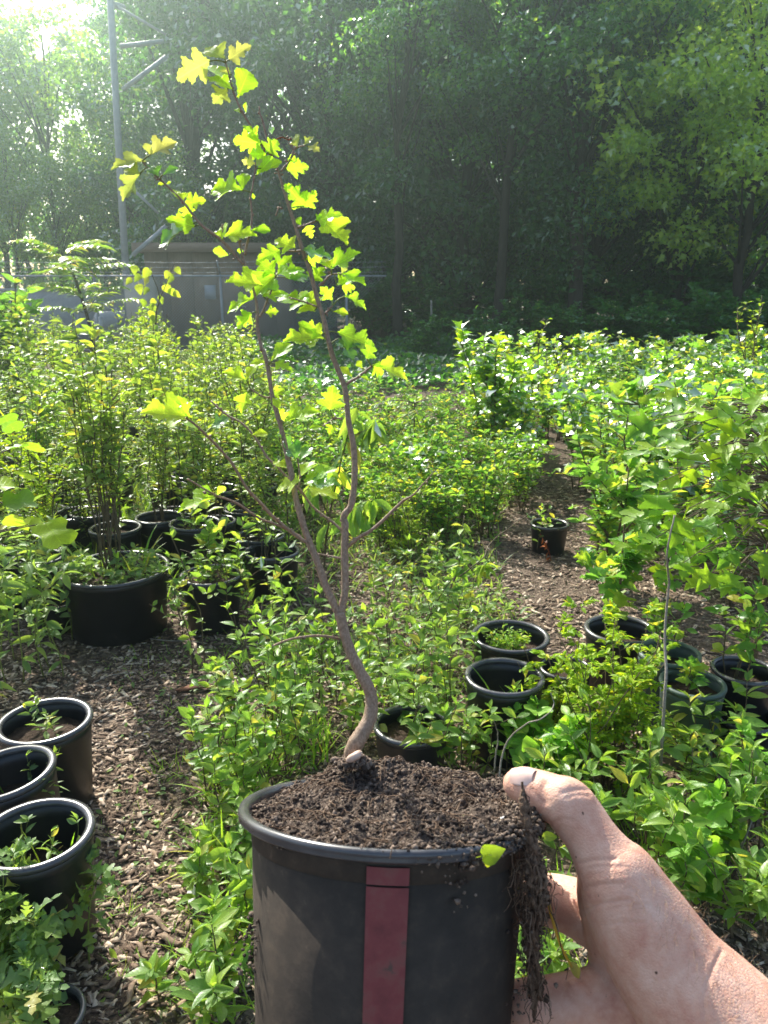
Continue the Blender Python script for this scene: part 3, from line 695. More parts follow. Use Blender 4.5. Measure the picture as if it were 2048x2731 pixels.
# ------------------------------------------------------------------ haze volume added to stand in for the lens's veiling glare
def haze():
    m = bpy.data.materials.new('glare_haze'); m.use_nodes = True; nt = m.node_tree
    for n in list(nt.nodes): nt.nodes.remove(n)
    v = nt.nodes.new('ShaderNodeVolumePrincipled'); v.inputs['Color'].default_value = (.74, .97, .90, 1); v.inputs['Density'].default_value = HAZE; v.inputs['Anisotropy'].default_value = .87
    nt.links.new(v.outputs[0], nt.nodes.new('ShaderNodeOutputMaterial').inputs['Volume'])
    o = MB().box((0, 20, 7.5), (84, 62, 17)).build('haze', m); tag(o, 'thin pale haze added over the nursery to imitate veiling glare', 'haze', kind='stuff')
if HAZE: haze()

# ------------------------------------------------------------------ nursery pots
def make_pot(name, label, loc, dia, h, mat='black_plastic', soil=.82, rz=0.0, tilt=(0, 0), group=None, rim='rim_plastic', taper=.80, seed=0):
    r = dia / 2; t = thing(name, label, 'plant pot', loc, rz, group); t.rotation_euler = (tilt[0], tilt[1], rz)
    b = MB(); b.lathe([(0, 0.004), (r * taper * .96, .004), (r * taper, .012), (r * .93, h * .86), (r * .945, h * .87), (r * .965, h - .008), (r * .93, h - .008), (r * .91, h * .84), (r * taper * .95, .03), (0, .03)], 40, .006)
    b.build('body', M[mat], t, True)
    c = MB(); w = min(.0145, r * .11); c.lathe([(r - w * 1.3, h - .012), (r - w * .2, h - .014), (r, h - .006), (r - w * .15, h + .001), (r - w * .9, h + .003), (r - w * 1.5, h - .003), (r - w * 1.3, h - .012)], 48, .006)
    c.build('rim', M[rim], t, True)
    rg = np.random.default_rng(seed + 5); k, s = 10, 36; rr_ = np.linspace(0, 1, k) * (r * (taper + (.92 - taper) * soil) - .004); th = np.arange(s) * 2 * math.pi / s
    X, Y = rr_[:, None] * np.cos(th), rr_[:, None] * np.sin(th); Z = h * soil + noise2(X, Y, seed, 40, 3) * .008 + .008 * (1 - (rr_ / rr_[-1]) ** 2)[:, None]
    i = np.arange(k - 1)[:, None] * s; j = np.arange(s)[None]; q = (j + 1) % s
    d = MB(); d.add(np.stack([X, Y, Z], -1).reshape(-1, 3), Q=np.stack([i + j, i + q, i + s + q, i + s + j], -1).reshape(-1, 4)); d.build('soil', M['potmix'], t, True)
    return t
PG = 'nursery pots standing on the mulch'
POTS = {}
def pot(key, px, py, h, wpx, label, **kw):
    p = on_level(px, py, h); d = (p - EYE) @ FWD; dia = kw.pop('dia', wpx / FPX * d)
    POTS[key] = (p[0], p[1], h * kw.get('soil', .82), dia)
    return make_pot('nursery_pot', label, (p[0], p[1], -.006), dia, h, group=PG, seed=len(POTS) * 7, **kw)
pot('tub', 305, 1510, .30, 285, 'wide black tub full of weeds and tall thin stems at left', soil=.90, taper=.86)
pot('small', 562, 1528, .25, 165, 'black pot with a tuft of stems right of the wide tub', soil=.93)
pot('pale', 725, 1465, .24, 150, 'black pot with a bright rim partly behind the held seedling', soil=.6)
pot('p4', 118, 1915, .28, 0, 'furthest of three black pots lined up at the lower left', dia=.27, soil=.80)
pot('p5', 40, 2052, .30, 0, 'middle of three black pots lined up at the lower left', dia=.255, soil=.66, tilt=(.0, -.10))
pot('p6', 92, 2214, .30, 0, 'nearest of three black pots at the lower left with pale shiny rim', dia=.262, soil=.60)
pot('p7', 120, 2700, .09, 0, 'low pot with a thin pale rim at the bottom left corner', dia=.155, soil=.8)
pot('p8', 1466, 1393, .18, 104, 'small empty black pot alone on the mulch beyond the clearing', soil=.35)
pot('p9', 1362, 1690, .24, 208, 'black pot with a clump of small bright herbs inside', soil=.72)
pot('p10', 1346, 1797, .29, 214, 'black pot with a grey leaved rosette and grass inside', soil=.55)
pot('p11', 1508, 1775, .20, 140, 'low black pot half hidden behind the feathery bush', soil=.8)
pot('p12', 1655, 1672, .27, 190, 'black pot holding a single stemmed glossy leaved sapling', soil=.75)
pot('p13', 1785, 1735, .30, 165, 'grey green pot behind another grey green pot', mat='green_plastic', rim='green_plastic', soil=.8)
pot('p14', 1848, 1815, .28, 172, 'front grey green pot beside the bare upright stem', mat='green_plastic', rim='green_plastic', soil=.85)
pot('p15', 1985, 1780, .27, 170, 'wide black pot with leafy stems at the right edge', soil=.8)
pot('p16', 1992, 1905, .15, 160, 'low black pot with dry soil at the right edge', soil=.6)
pot('p17', 1098, 1925, .20, 208, 'black pot with pale rim right behind the held seedling trunk', soil=.75)
pot('p18', 205, 1365, .25, 140, 'black pot with a pale rim behind the wide tub', soil=.7)
pot('p19', 425, 1375, .28, 130, 'black pot behind the tub among crowded stems', soil=.8)
pot('p20', 655, 1352, .26, 120, 'black pot in the shade left of the held seedling branches', soil=.8)
pot('p23', 145, 1600, .14, 110, 'small pot with a pale rim tucked left of the wide tub', soil=.7)
pot('p26', 575, 1385, .26, 110, 'black pot among stems behind the tuft pot', soil=.8)

# ------------------------------------------------------------------ crowded saplings on the left
def sapling_proto(seed, h, nst, nl, size, shape, mat='sapling', name='potted_sapling', spread=.18, low=.25, stem='stem', wob=.05):
    rg = np.random.default_rng(seed); t = thing(name, '-', 'sapling'); sb = MB(); L = []
    for k in range(nst):
        P = stem_line(rg, (*rg.normal(0, .035, 2), 0), h * rg.uniform(.72, 1.08), spread * rg.uniform(.2, 1.0), 10, wob)
        sb.tube(P, np.linspace(.0045, .0016, 10), 5); L.append(leaves_along(rg, P, low, 1, nl, size, (.0, .9)))
        for q in range(4):
            i = rg.integers(4, 9); e = P[i] + np.array([*rg.normal(0, .07, 2), rg.uniform(.05, .16)]); B = smoothline([P[i], (P[i] + e) / 2 + rg.normal(0, .006, 3), e], 5)
            sb.tube(B, np.linspace(.0022, .001, 5), 4); L.append(leaves_along(rg, B, .2, 1, nl // 4, size * .85))
    sb.build('stems', M[stem], t); mb = MB(); foliage(mb, shape, *cat(L)); tag(mb.build('foliage', M[mat], t), kind='stuff')
    return t
sp = []
SP = [sapling_proto(50 + k, (1.0, .95, 1.05, .7, .98, .6, 1.1)[k], 6 + k % 3, (46, 44, 40, 60, 40, 70, 26)[k], (.046, .05, .042, .036, .055, .03, .07)[k], ('mid', 'mid_long')[k % 2], ('sapling', 'sapling', 'fern', 'weed', 'shrub', 'sapling', 'sapling')[k], spread=(.18, .16, .2, .35, .2, .45, .12)[k]) for k in range(7)]
rr = random.Random(3); sp = []
y = 3.5
while y < 11.6:
    x = -.55 * y - .3
    while x < -.15 * y + .02 - max(0, (y - 8) * .12):
        sp.append((x + rr.uniform(-.13, .13), y + rr.uniform(-.14, .14), rr.uniform(.85, 1.2)))
        x += .27 + .02 * y
    y += .33 + .03 * y
TX, TY = POTS['tub'][:2]
sp = [q for q in sp if not (math.hypot(q[0] - TX, q[1] - TY) < .36 or (q[1] < 3.75 and q[0] > -1.0))]
place_all(SP, sp, 'slender leafy sapling in the crowded block before the chain-link fence', 'slender saplings crowded before the fence', rr)
crowd = make_pot('nursery_pot', '-', (0, 0, 0), .26, .26, group='black pots under the crowded saplings', seed=3); used.add(crowd.name + 'x')
first = True
for (x, y, s) in sp:
    if y < 8.5:
        lab = 'black pot in the shade under the crowded saplings'
        if first: crowd.location = (x, y, -.004); crowd['label'] = lab; KIDS[crowd.name] = [(c, []) for c in crowd.children]; first = False
        else: dup(crowd, (x, y, -.004), rr.uniform(0, 6), rr.uniform(.85, 1.1), lab)

# the tub's tall stems, the tuft pot, and weeds in pots
def in_pot(key): return POTS[key][0], POTS[key][1], POTS[key][2] - .02
def potted(key, proto, label, scale=1.0, rz=0.0, dx=0, dy=0, group=None):
    x, y, z = in_pot(key); proto.location = (x + dx, y + dy, z); proto.rotation_euler = (0, 0, rz); proto.scale = (scale,) * 3; proto['label'] = label
    if group: proto['group'] = group
    return proto
potted('tub', sapling_proto(61, .92, 16, 26, .052, 'mid', spread=.16, low=.5, wob=.03), 'cluster of tall thin bare-based stems growing in the wide tub')
def weed_patch(seed, r, n, h, size, mat='weed', name='weed_patch'):
    rg = np.random.default_rng(seed); t = thing(name, '-', 'weeds'); sb, mb = MB(), MB(); L = []
    for k in range(n):
        a, q = rg.uniform(0, 6.28), r * math.sqrt(rg.uniform(0, 1)); P = stem_line(rg, (q * math.cos(a), q * math.sin(a), 0), h * rg.uniform(.4, 1.2), .4, 6, .08)
        sb.tube(P, np.linspace(.0016, .0008, 6), 4, False); L.append(leaves_along(rg, P, .2, 1, 9, size, (-.1, .7)))
    sb.build('stems', M['green_stem'], t); foliage(mb, 'oval_c', *cat(L)); tag(mb.build('foliage', M[mat], t), kind='stuff')
    return t
potted('tub', weed_patch(62, .20, 60, .10, .034), 'low leafy weeds carpeting the soil of the wide tub')
potted('small', weed_patch(63, .09, 30, .10, .02, 'grassm'), 'short weeds around the stems in the tuft pot')
def leafy_plant(name, label, cat_, loc, seed, nst, h, nl, size, shapes, mat, lean=.25, low=.25, stem='stem', elev=(.0, .8), r0=.0028, base_r=.03, side=2, wob=.05, group=None, rz=0.0):
    """a plant near enough that every leaf is a piece of its own"""
    rg = np.random.default_rng(seed); t = thing(name, label, cat_, loc, rz, group); L = []
    for k in range(nst):
        P = stem_line(rg, (*rg.normal(0, base_r, 2), 0), h * rg.uniform(.7, 1.08), lean * rg.uniform(.2, 1.1), 10, wob)
        sb = MB().tube(P, np.linspace(r0, r0 * .4, 10), 6); L.append(leaves_along(rg, P, low, 1.0, nl, size, elev))
        d = P[-1] - P[-2]; m = 3; L.append((np.repeat(P[-1:], m, 0), nrm(np.tile(d, (m, 1))) + rg.normal(0, .5, (m, 3)), np.tile([0, 0, 1.0], (m, 1)) + rg.normal(0, .3, (m, 3)), size * rg.uniform(.5, .8, m)))
        for q in range(side):
            i = rg.integers(3, 8); e = P[i] + np.array([*rg.normal(0, h * .16, 2), rg.uniform(.04, .22) * h]); B = smoothline([P[i], (P[i] + e) / 2 + rg.normal(0, .006, 3), e], 6)
            sb.tube(B, np.linspace(r0 * .55, r0 * .25, 6), 5); L.append(leaves_along(rg, B, .25, 1, max(nl // 3, 3), size * .9, elev))
        sb.build('stem', M[stem], t, True)
    leaf_objects(t, shapes, mat, *cat(L), rg)
    return t
x, y, z = in_pot('small')
leafy_plant('potted_sapling', 'sapling tuft with rounded leaves on a short bundled stem', 'sapling', (x, y, z), 64, 5, .34, 9, .062, ['oval_c', 'round'], 'shrub', .35, .45, base_r=.012, side=1)

for k, (key, lab) in enumerate((('p18', 'sapling in the pale rimmed pot behind the wide tub'), ('p19', 'sapling in the black pot directly behind the tub'), ('p20', 'sapling in the shaded pot left of the held branches'), ('p26', 'sapling in the pot behind the tuft pot'), ('pale', 'sapling in the bright rimmed pot'))):
    x, y, z = in_pot(key); dup(SP[(0, 1, 4)[k % 3]], (x, y, z), k * 1.3, .72, lab, 'saplings in the pots behind the path')
TS = [(548, 1790, .52), (640, 1745, .62), (715, 1700, .60), (600, 1660, .50), (760, 1760, .55), (490, 1690, .35)]
for k, (px, py, h) in enumerate(TS):
    p = on_level(px, py, 0)
    leafy_plant('thorny_sapling', 'slender bright leaved sapling ' + ['at the right edge of the bare path', 'left of the crooked trunk and taller than the clump', 'hanging over the pale rimmed pot', 'just right of the tuft pot', 'under the left twig of the held trunk', 'smallest beside the tuft pot'][k], 'sapling', (p[0], p[1], 0), 230 + k, 2, h, 15, .05, ['oval_a', 'oval_b', 'oval_c'], 'shrub', .16, .15, base_r=.02, side=2, group='slender saplings along the path')

# ------------------------------------------------------------------ right-hand block of shrubs
SB = [bush_proto('glossy_shrub', 70 + k, .95, .44, 620, (.075, .095, .085)[k], 'glossy', ('mid', 'lob', 'lob')[k], '-', nst=7) for k in range(3)]
sp = []; rr = random.Random(17); y = 3.7
while y < 11.5:
    x0 = {True: .165 * y, False: .13 * y}[y < 7.5] + .10
    x = x0
    while x < .56 * y + .3:
        sp.append((x + rr.uniform(-.12, .12), y + rr.uniform(-.15, .15), rr.uniform(.70, .98) + .14 * min(1, max(0, (x / y - .2) * 4))))
        x += .44 + .02 * y
    y += .52 + .03 * y
sp = [q for q in sp if q[0] > (.262 + .05 * max(0, 4.6 - q[1])) * q[1] or q[1] > 6.2]
place_all(SB, sp, 'glossy leaved shrub in the dense row below the dark woods', 'glossy shrubs in the right-hand block', rr)
# low pale shrubs in the middle distance
SL = [bush_proto('low_shrub', 80 + k, .55, .34, 480, .05, 'glossy', 'mid', '-', nst=8) for k in range(2)]
sp = []
for y in (4.6, 5.2, 5.9, 6.6, 7.4, 8.3):
    for k in range(-4, 5): sp.append((y * (.015 + .038 * k) + rr.uniform(-.1, .1), y + rr.uniform(-.2, .2), rr.uniform(.75, 1.15)))
sp = [q for q in sp if not (q[1] < 5.0 and (q[0] > .55 or q[0] < -.1))]
place_all(SL, sp, 'low fine leaved shrub in the middle patch behind the held seedling', 'low shrubs in the middle patch', rr)

for k, (px, py, sc_, lab) in enumerate(((1285, 1430, .62, 'glossy shrub shading the middle of the clearing'), (1160, 1400, .55, 'glossy shrub left of the clearing behind the thorn'), (1390, 1330, .6, 'glossy shrub beyond the small empty pot'), (1640, 1420, .55, 'glossy shrub at the right side of the clearing'))):
    p = on_level(px, py, 0); dup(SB[k % 3], (p[0], p[1], 0), k * 1.7, sc_, lab, 'glossy shrubs round the clearing')
for k, (px, py, h, lab) in enumerate(((1060, 1700, .42, 'leafy seedling under the bowed sapling'), (1190, 1790, .40, 'leafy seedling left of the pot with the rosette'), (1240, 1690, .34, 'leafy seedling left of the pot with the herbs'), (1130, 1620, .36, 'leafy seedling at the near edge of the clearing'))):
    p = on_level(px, py, 0); leafy_plant('leafy_seedling', lab, 'seedling', (p[0], p[1], 0), 250 + k, 4, h, 14, .045, ['oval_a', 'oval_b', 'oval_c'], 'shrub', .3, .2, base_r=.05, group='leafy seedlings at the clearing')
# a taller yellow-green sapling and other single plants further back
b = on_level(1300, 1300, 0); s = bush_proto('yellow_green_sapling', 85, 1.12, .28, 420, .10, 'maple', 'lob', 'upright yellow-green sapling standing out before the dark woods', 'sapling', 4); s.location = (at_y(1305, 1200, 6.6)[0], 6.6, 0)
s = bush_proto('yellow_green_sapling', 86, 1.18, .20, 220, .06, 'fern', 'mid', 'thin bright sapling poking up left of the glossy shrub row', 'sapling', 4); s.location = (at_y(1455, 1200, 7.6)[0], 7.6, 0)
s = bush_proto('yellow_green_sapling', 87, 1.30, .22, 260, .06, 'fern', 'mid', 'tall spindly sapling rising above the glossy shrubs at far right', 'sapling', 4); s.location = (at_y(1985, 1200, 8.4)[0], 8.4, 0)
def fern_tuft(px, py, y, L, n, label, seed):
    rg = np.random.default_rng(seed); p = at_y(px, py, y); t = thing('feathery_sapling', label, 'sapling', (p[0], y, 0)); sb, mb = MB(), MB(); h = p[2]
    sb.tube([(0, 0, 0), (0, 0, h)], .006, 5)
    for k in range(n):
        a = k * 2.4; frond(rg, sb, mb, np.array([0, 0, h - .03 * (k % 4)]), np.array([math.cos(a), math.sin(a), .35]), L * rg.uniform(.7, 1.1), 9, L * .22)
    sb.build('stem', M['stem'], t); tag(mb.build('foliage', M['glossy'], t), kind='stuff')
fern_tuft(1105, 1075, 6.2, .30, 9, 'pale feathery leaved sapling before the shaded undergrowth', 88)
def fine_bush(name, label, loc, seed, h, r, nst, mat='fern', ls=.016, per=70, cone=.6):
    rg = np.random.default_rng(seed); t = thing(name, label, 'shrub', loc); sb, mb = MB(), MB(); L = []
    for k in range(nst):
        P = stem_line(rg, (*rg.normal(0, r * .15, 2), 0), h * rg.uniform(.55, 1.05), r / h * rg.uniform(.2, 1.2), 10, .05); sb.tube(P, np.linspace(.003, .001, 10), 5)
        for q in range(9):
            i = rg.integers(2, 10); a = rg.uniform(0, 6.28); l = r * .5 * rg.uniform(.4, 1) * (1.1 - i / 14); e = P[i] + [l * math.cos(a), l * math.sin(a), l * rg.uniform(.1, .8)]
            B = smoothline([P[i], (P[i] + e) / 2 + [0, 0, .01], e], 5); sb.tube(B, np.linspace(.0013, .0006, 5), 4, False)
            n = per // 3; tt = rg.uniform(.1, 1, n) * 4; j = np.minimum(tt.astype(int), 3); pos = B[j] + (B[j + 1] - B[j]) * (tt - j)[:, None]
            sd = nrm(np.cross(nrm(e - P[i]), [0, 0, 1])); d = nrm(e - P[i]) * .6 + sd * np.where(rg.uniform(0, 1, n) < .5, 1, -1)[:, None] + rg.normal(0, .25, (n, 3))
            L.append((pos, d, np.tile([0, 0, 1.0], (n, 1)) + rg.normal(0, .4, (n, 3)), ls * rg.uniform(.7, 1.4, n)))
    sb.build('stems', M['stem'], t); foliage(mb, 'mid', *cat(L)); tag(mb.build('foliage', M[mat], t), kind='stuff'); return t
p = on_level(1085, 1500, 0); fine_bush('feathery_shrub', 'fine textured feathery shrub behind the thorn of the held seedling', (p[0], p[1], 0), 89, .50, .24, 12, ls=.02)
p = on_level(1610, 2090, 0); fine_bush('feathery_shrub', 'bright yellow-green feathery bush beside the grey green pots', (p[0], p[1], 0), 90, .56, .24, 18, ls=.024, per=72)
p = on_level(1470, 1980, 0); fine_bush('feathery_shrub', 'smaller yellow-green feathery bush in front of the black pots', (p[0] , p[1], 0), 91, .34, .15, 9, ls=.024, per=60)

# things growing in the right-hand pots
x, y, z = in_pot('p9'); potted('p9', weed_patch(92, .055, 60, .085, .016, 'grassm', 'herb_clump'), 'clump of small bright green herbs in a black pot', dx=-.01, dy=.02)
def rosette(loc, seed, label):
    rg = np.random.default_rng(seed); t = thing('leaf_rosette', label, 'plant', loc); MB().tube([(0, 0, 0), (.003, 0, .10)], .004, 6).build('stem', M['green_stem'], t)
    n = 22; az = np.arange(n) * 2.4; el = np.linspace(-.05, 1.1, n)
    leaf_objects(t, ['long_a', 'oval_b'], 'glossy', np.column_stack([np.zeros(n), np.zeros(n), np.linspace(.03, .11, n)]), np.column_stack([np.cos(az) * np.cos(el), np.sin(az) * np.cos(el), np.sin(el)]), np.tile([0, 0, 1.0], (n, 1)) + rg.normal(0, .1, (n, 3)), np.linspace(.065, .035, n), rg)
x, y, z = in_pot('p10'); rosette((x + .03, y - .02, z), 93, 'pale whorled rosette growing inside a black pot')
x, y, z = in_pot('p12')
leafy_plant('oak_sapling', 'single stemmed sapling with glossy lobed leaves in a black pot', 'sapling', (x - .015, y, z), 94, 1, .72, 34, .085, ['haw_b', 'haw_d', 'haw_a'], 'glossy', .02, .12, r0=.006, base_r=0, side=9, elev=(-.2, .5), wob=.012)
x, y, z = in_pot('p14'); leafy_plant('leafy_seedling', 'small dark leafed seedling in the front grey green pot', 'seedling', (x + .01, y, z), 95, 2, .14, 7, .05, ['oval_a', 'haw_a'], 'glossy')
x, y, z = in_pot('p15'); leafy_plant('leafy_seedling', 'leafy stems growing from the black pot at the right edge', 'seedling', (x - .02, y, z), 96, 4, .40, 12, .06, ['oval_a', 'oval_c'], 'glossy')
x, y, z = in_pot('p13'); leafy_plant('leafy_seedling', 'glossy seedling leaning out of the rear grey green pot', 'seedling', (x, y, z), 97, 3, .30, 10, .05, ['oval_c', 'haw_a'], 'glossy')
x, y, z = in_pot('p8'); leafy_plant('leafy_seedling', 'low seedling leaning over the small empty pot rim', 'seedling', (x - .05, y - .05, z), 98, 3, .22, 6, .045, ['oval_c'], 'shrub')
def withered(px, py, label):
    p = on_level(px, py, .08); t = thing('withered_sprig', label, 'dead twig', (p[0], p[1], 0)); rg = np.random.default_rng(5)
    P = smoothline([(.03, 0, -.03), (0, 0, .08), (-.05, 0, .17)], 8); MB().tube(P, np.linspace(.003, .0015, 8), 5).build('stem', M['dead'], t)
    i = rg.integers(1, 7, 9); leaf_objects(t, ['oval_b'], 'dead', P[i], rg.normal(0, 1, (9, 3)) + [0, 0, -.8], rg.normal(0, 1, (9, 3)), .045 * rg.uniform(.7, 1.2, 9), rg)
withered(1462, 1465, 'withered orange brown sprig hanging before the small empty pot')

# ------------------------------------------------------------------ saplings of the middle ground
def line_plant(name, label, Y, stems, cat_='sapling', mat='stem'):
    """stems drawn as pixel polylines standing at the distance Y"""
    b = at_y(*stems[0][0][0], Y); t = thing(name, label, cat_, (b[0], Y, 0)); off = np.array([b[0], Y, 0]); out = []
    for k, (pts, r) in enumerate(stems):
        rg = np.random.default_rng(len(pts) + k); P = np.array([at_y(a, c, Y + .05 * math.sin(q * 1.7 + k)) for q, (a, c) in enumerate(pts)]) - off
        P = smoothline(P, 5 * len(pts)); P += np.cumsum(rg.normal(0, .0012, P.shape), 0) * (Y / 2)
        MB().tube(P, np.linspace(r, r * .35, len(P)), 6).build('stem', M[mat], t, True); out.append(P)
    return t, out
def droop(t, lines, n, size, shapes, mat, seed, low=.3, hang=(-1.1, -.3), tone=1.0):
    rg = np.random.default_rng(seed); L = []
    for P in lines: L.append(leaves_along(rg, P, low, 1, n, size, hang))
    leaf_objects(t, shapes, mat, *cat(L), rg)
t, ls = line_plant('drooping_sapling', 'tall sapling with long drooping leaves directly behind the held seedling', 3.3, [([(858, 1640), (862, 1500), (880, 1380), (905, 1250), (930, 1150), (955, 1085)], .006), ([(880, 1380), (840, 1290), (845, 1230)], .003), ([(925, 1170), (985, 1140), (1010, 1110)], .003), ([(870, 1440), (950, 1350), (1000, 1335)], .003)])
droop(t, ls, 20, .125, ['long_a', 'long_b'], 'shrub', 101, .35)
t, ls = line_plant('bowed_sapling', 'slender bowed sapling with small hanging leaves right of the held trunk', 2.75, [([(1090, 1960), (1110, 1750), (1150, 1640), (1200, 1560), (1262, 1490)], .004), ([(1150, 1640), (1215, 1545), (1235, 1440), (1250, 1370)], .003), ([(1200, 1560), (1290, 1520), (1300, 1500)], .002), ([(1225, 1500), (1195, 1600), (1200, 1700)], .002), ([(1225, 1540), (1290, 1490), (1320, 1440), (1400, 1380), (1455, 1345), (1500, 1338), (1560, 1350)], .0026)])
droop(t, ls[:4], 22, .052, ['oval_a', 'oval_b'], 'shrub', 102, .35, (-.8, .5))
t, ls = line_plant('bare_sapling', 'tall nearly leafless grey stem rising beside the grey green pots', 1.95, [([(1764, 2300), (1768, 2150), (1760, 2010), (1772, 1850), (1768, 1700), (1778, 1560), (1772, 1480), (1790, 1370)], .0055)], mat='grey_twig')
rg = np.random.default_rng(103); i = np.array([10, 11, 11, 12, 12, 13, 13, 14, 8, 9]); n = len(i); az = rg.uniform(0, 6.28, n)
leaf_objects(t, ['oval_a', 'oval_c'], 'shrub', ls[0][i], np.column_stack([np.cos(az), np.sin(az), rg.uniform(-.5, .8, n)]), np.column_stack([rg.normal(0, .3, n), rg.normal(0, .3, n), np.ones(n)]), .07 * rg.uniform(.6, 1.1, n), rg)
t, ls = line_plant('bare_sapling', 'thin kinked bare twig standing at the lower right edge', 1.75, [([(1820, 2520), (1880, 2430), (1935, 2360), (1985, 2250), (2015, 2150), (2018, 2075)], .004), ([(1810, 2430), (1825, 2370), (1850, 2305)], .0035)], mat='grey_twig')
t, ls = line_plant('bare_sapling', 'looping pale twig between ginkgo sprouts and the held soil', 1.9, [([(1322, 2130), (1345, 1995), (1400, 1940), (1440, 1925), (1475, 1890), (1470, 1850)], .003), ([(1318, 2060), (1325, 1960), (1312, 1915)], .0025)], mat='grey_twig')

# a large-leaved maple at the right and a tulip tree at the left whose leaves reach into the picture
def reach_tree(name, label, base, top, shapes, mat, spots, depth, size, seed):
    rg = np.random.default_rng(seed); t = thing(name, label, 'sapling', base); off = np.array(base)
    P = smoothline([(0, 0, 0), (np.array(top) - off) * .5 + [.02, 0, 0], np.array(top) - off], 12); sb = MB().tube(P, np.linspace(.013, .005, 12), 8)
    pos = []
    for px, py, dd in spots:
        q = at_depth(px, py, depth + dd) - off; pos.append(q); j = int(np.argmin(np.linalg.norm(P - q - [0, 0, -.12], axis=1))); m = (P[j] + q) / 2 + [0, 0, .03]
        sb.tube(smoothline([P[j], m, q], 6), np.linspace(.003, .0012, 6), 5)
    sb.build('trunk', M['stem'], t, True); pos = np.array(pos); n = len(pos)
    out = nrm(pos - P[np.argmin(np.linalg.norm(P[None] - pos[:, None], axis=2), 1)]); d = out + rg.normal(0, .35, (n, 3)) + [0, -.1, -.25]
    leaf_objects(t, shapes, mat, pos, d, np.column_stack([rg.normal(0, .35, n), rg.normal(0, .35, n) - .25, np.ones(n)]), size * rg.uniform(.65, 1.2, n), rg)
rg = np.random.default_rng(104); spots = []
for k in range(130):
    a = rg.uniform(0, 1); px = 2080 - 400 * rg.uniform(0, 1) ** 1.2 * (1 - .35 * abs(a - .45)); py = 1040 + 520 * a; spots.append((px, py, rg.uniform(-.25, .45)))
for q in ((1840, 1210), (1900, 1195), (1960, 1100), (1720, 1205), (1870, 1390), (1920, 1340), (1880, 1420), (1960, 1550), (2030, 1060), (1985, 1290), (1800, 1150), (2020, 1182)): spots.append((*q, -.2))
reach_tree('maple_sapling', 'tall maple sapling with large backlit leaves at the right edge', (1.42, 2.75, 0), (1.30, 2.6, 1.32), ['maple_a', 'maple_b'], 'maple', spots, 2.55, .082, 105)
reach_tree('tulip_tree_sapling', 'sapling whose squared yellow-green leaves reach in from the left edge', (-1.22, 1.75, 0), (-1.10, 1.72, 1.15), ['tulip_a'], 'maple', [(8, 1345, 0), (40, 1325, .1), (75, 1400, 0), (120, 1395, -.1), (20, 1200, .1), (30, 1260, .15), (60, 1180, .2), (5, 1390, .1), (95, 1420, .05), (-30, 1300, 0), (-60, 1400, 0), (10, 1110, .2)], 1.95, .078, 106)

# leafy seedlings around the held pot
SG = 'leafy seedlings growing close behind the held pot'
SEED = [(640, 1980, .40), (720, 1900, .44), (800, 1985, .46), (680, 2120, .34), (590, 2110, .30), (860, 1880, .46), (760, 2080, .36), (930, 1985, .40), (1010, 1900, .40), (1080, 2010, .42), (1180, 1960, .44), (640, 2250, .24),
        (1150, 2090, .34), (1260, 2080, .30), (575, 2400, .15), (610, 2540, .17), (560, 2660, .13), (650, 2680, .2)]
SHADES = ['just left of the held pot', 'left of the crooked trunk', 'behind the crooked trunk', 'beside the pot rim at left', 'at the edge of the bare path', 'in the middle of the clump', 'close behind the soil mound', 'right behind the trunk base',
          'growing from the pale rimmed pot', 'beside the pale rimmed pot', 'behind the right of the soil', 'low at the left of the held pot', 'over the right of the soil', 'just behind the thumb tip', 'lowest but two at the left of the held pot', 'beside the dirt clump of the held pot', 'at the bottom edge of the path', 'at the bottom edge close against the held pot']
for k, (px, py, h) in enumerate(SEED):
    p = on_level(px, py, 0.0)
    leafy_plant('leafy_seedling', 'bright leafy seedling ' + SHADES[k], 'seedling', (p[0], p[1], 0), 120 + k, 5, h, 13, .052, ['oval_a', 'oval_b', 'oval_c'], 'shrub', .30, .22, base_r=.05, side=2, group=SG)
SEED2 = [(1830, 2110, .20), (1950, 2070, .30), (1750, 2150, .24), (1480, 2230, .30), (1600, 2180, .36), (1680, 2260, .34), (1560, 2330, .28), (1740, 2350, .30), (1850, 2300, .30), (1990, 2430, .28), (1900, 2480, .24), (1440, 2600, .22), (1370, 2680, .2), (2040, 2290, .30)]
LAB2 = ['in front of the front grey green pot', 'right of the front grey green pot', 'at the left foot of the front grey green pot', 'behind the thumb knuckle', 'below the yellow-green feathery bush', 'right of the thumb', 'seen over the thumb', 'at the foot of the bare grey stem', 'among ginkgo leaves at right', 'low at the right edge', 'just above the forearm', 'seen between pot and fingers', 'seen below the index finger', 'under the glossy pots at the right edge']
for k, (px, py, h) in enumerate(SEED2):
    p = on_level(px, py, 0.0)
    leafy_plant('leafy_seedling', 'long leaved seedling ' + LAB2[k], 'seedling', (p[0], p[1], 0), 150 + k, 4, h, 13, .058, ['oval_a', 'oval_b', 'long_b'], 'shrub', .35, .2, base_r=.05, side=2, group='leafy seedlings behind the hand')
GK = [(1420, 2130, .24), (1500, 2090, .26), (1920, 2330, .26), (1850, 2420, .22), (2010, 2220, .28), (1380, 2060, .25)]
LABG = ['left of the feathery bush', 'in front of the feathery bush', 'near the right edge above the forearm', 'nearest above the forearm', 'furthest right of the ginkgos', 'close to the held soil']
for k, (px, py, h) in enumerate(GK):
    p = on_level(px, py, 0.0)
    leafy_plant('ginkgo_seedling', 'ginkgo seedling with fan shaped leaves ' + LABG[k], 'seedling', (p[0], p[1], 0), 170 + k, 3, h, 11, .058, ['gink_a', 'gink_b'], 'ginkgo', .3, .3, base_r=.03, side=1, elev=(-.1, .6), group='ginkgo seedlings at the right')
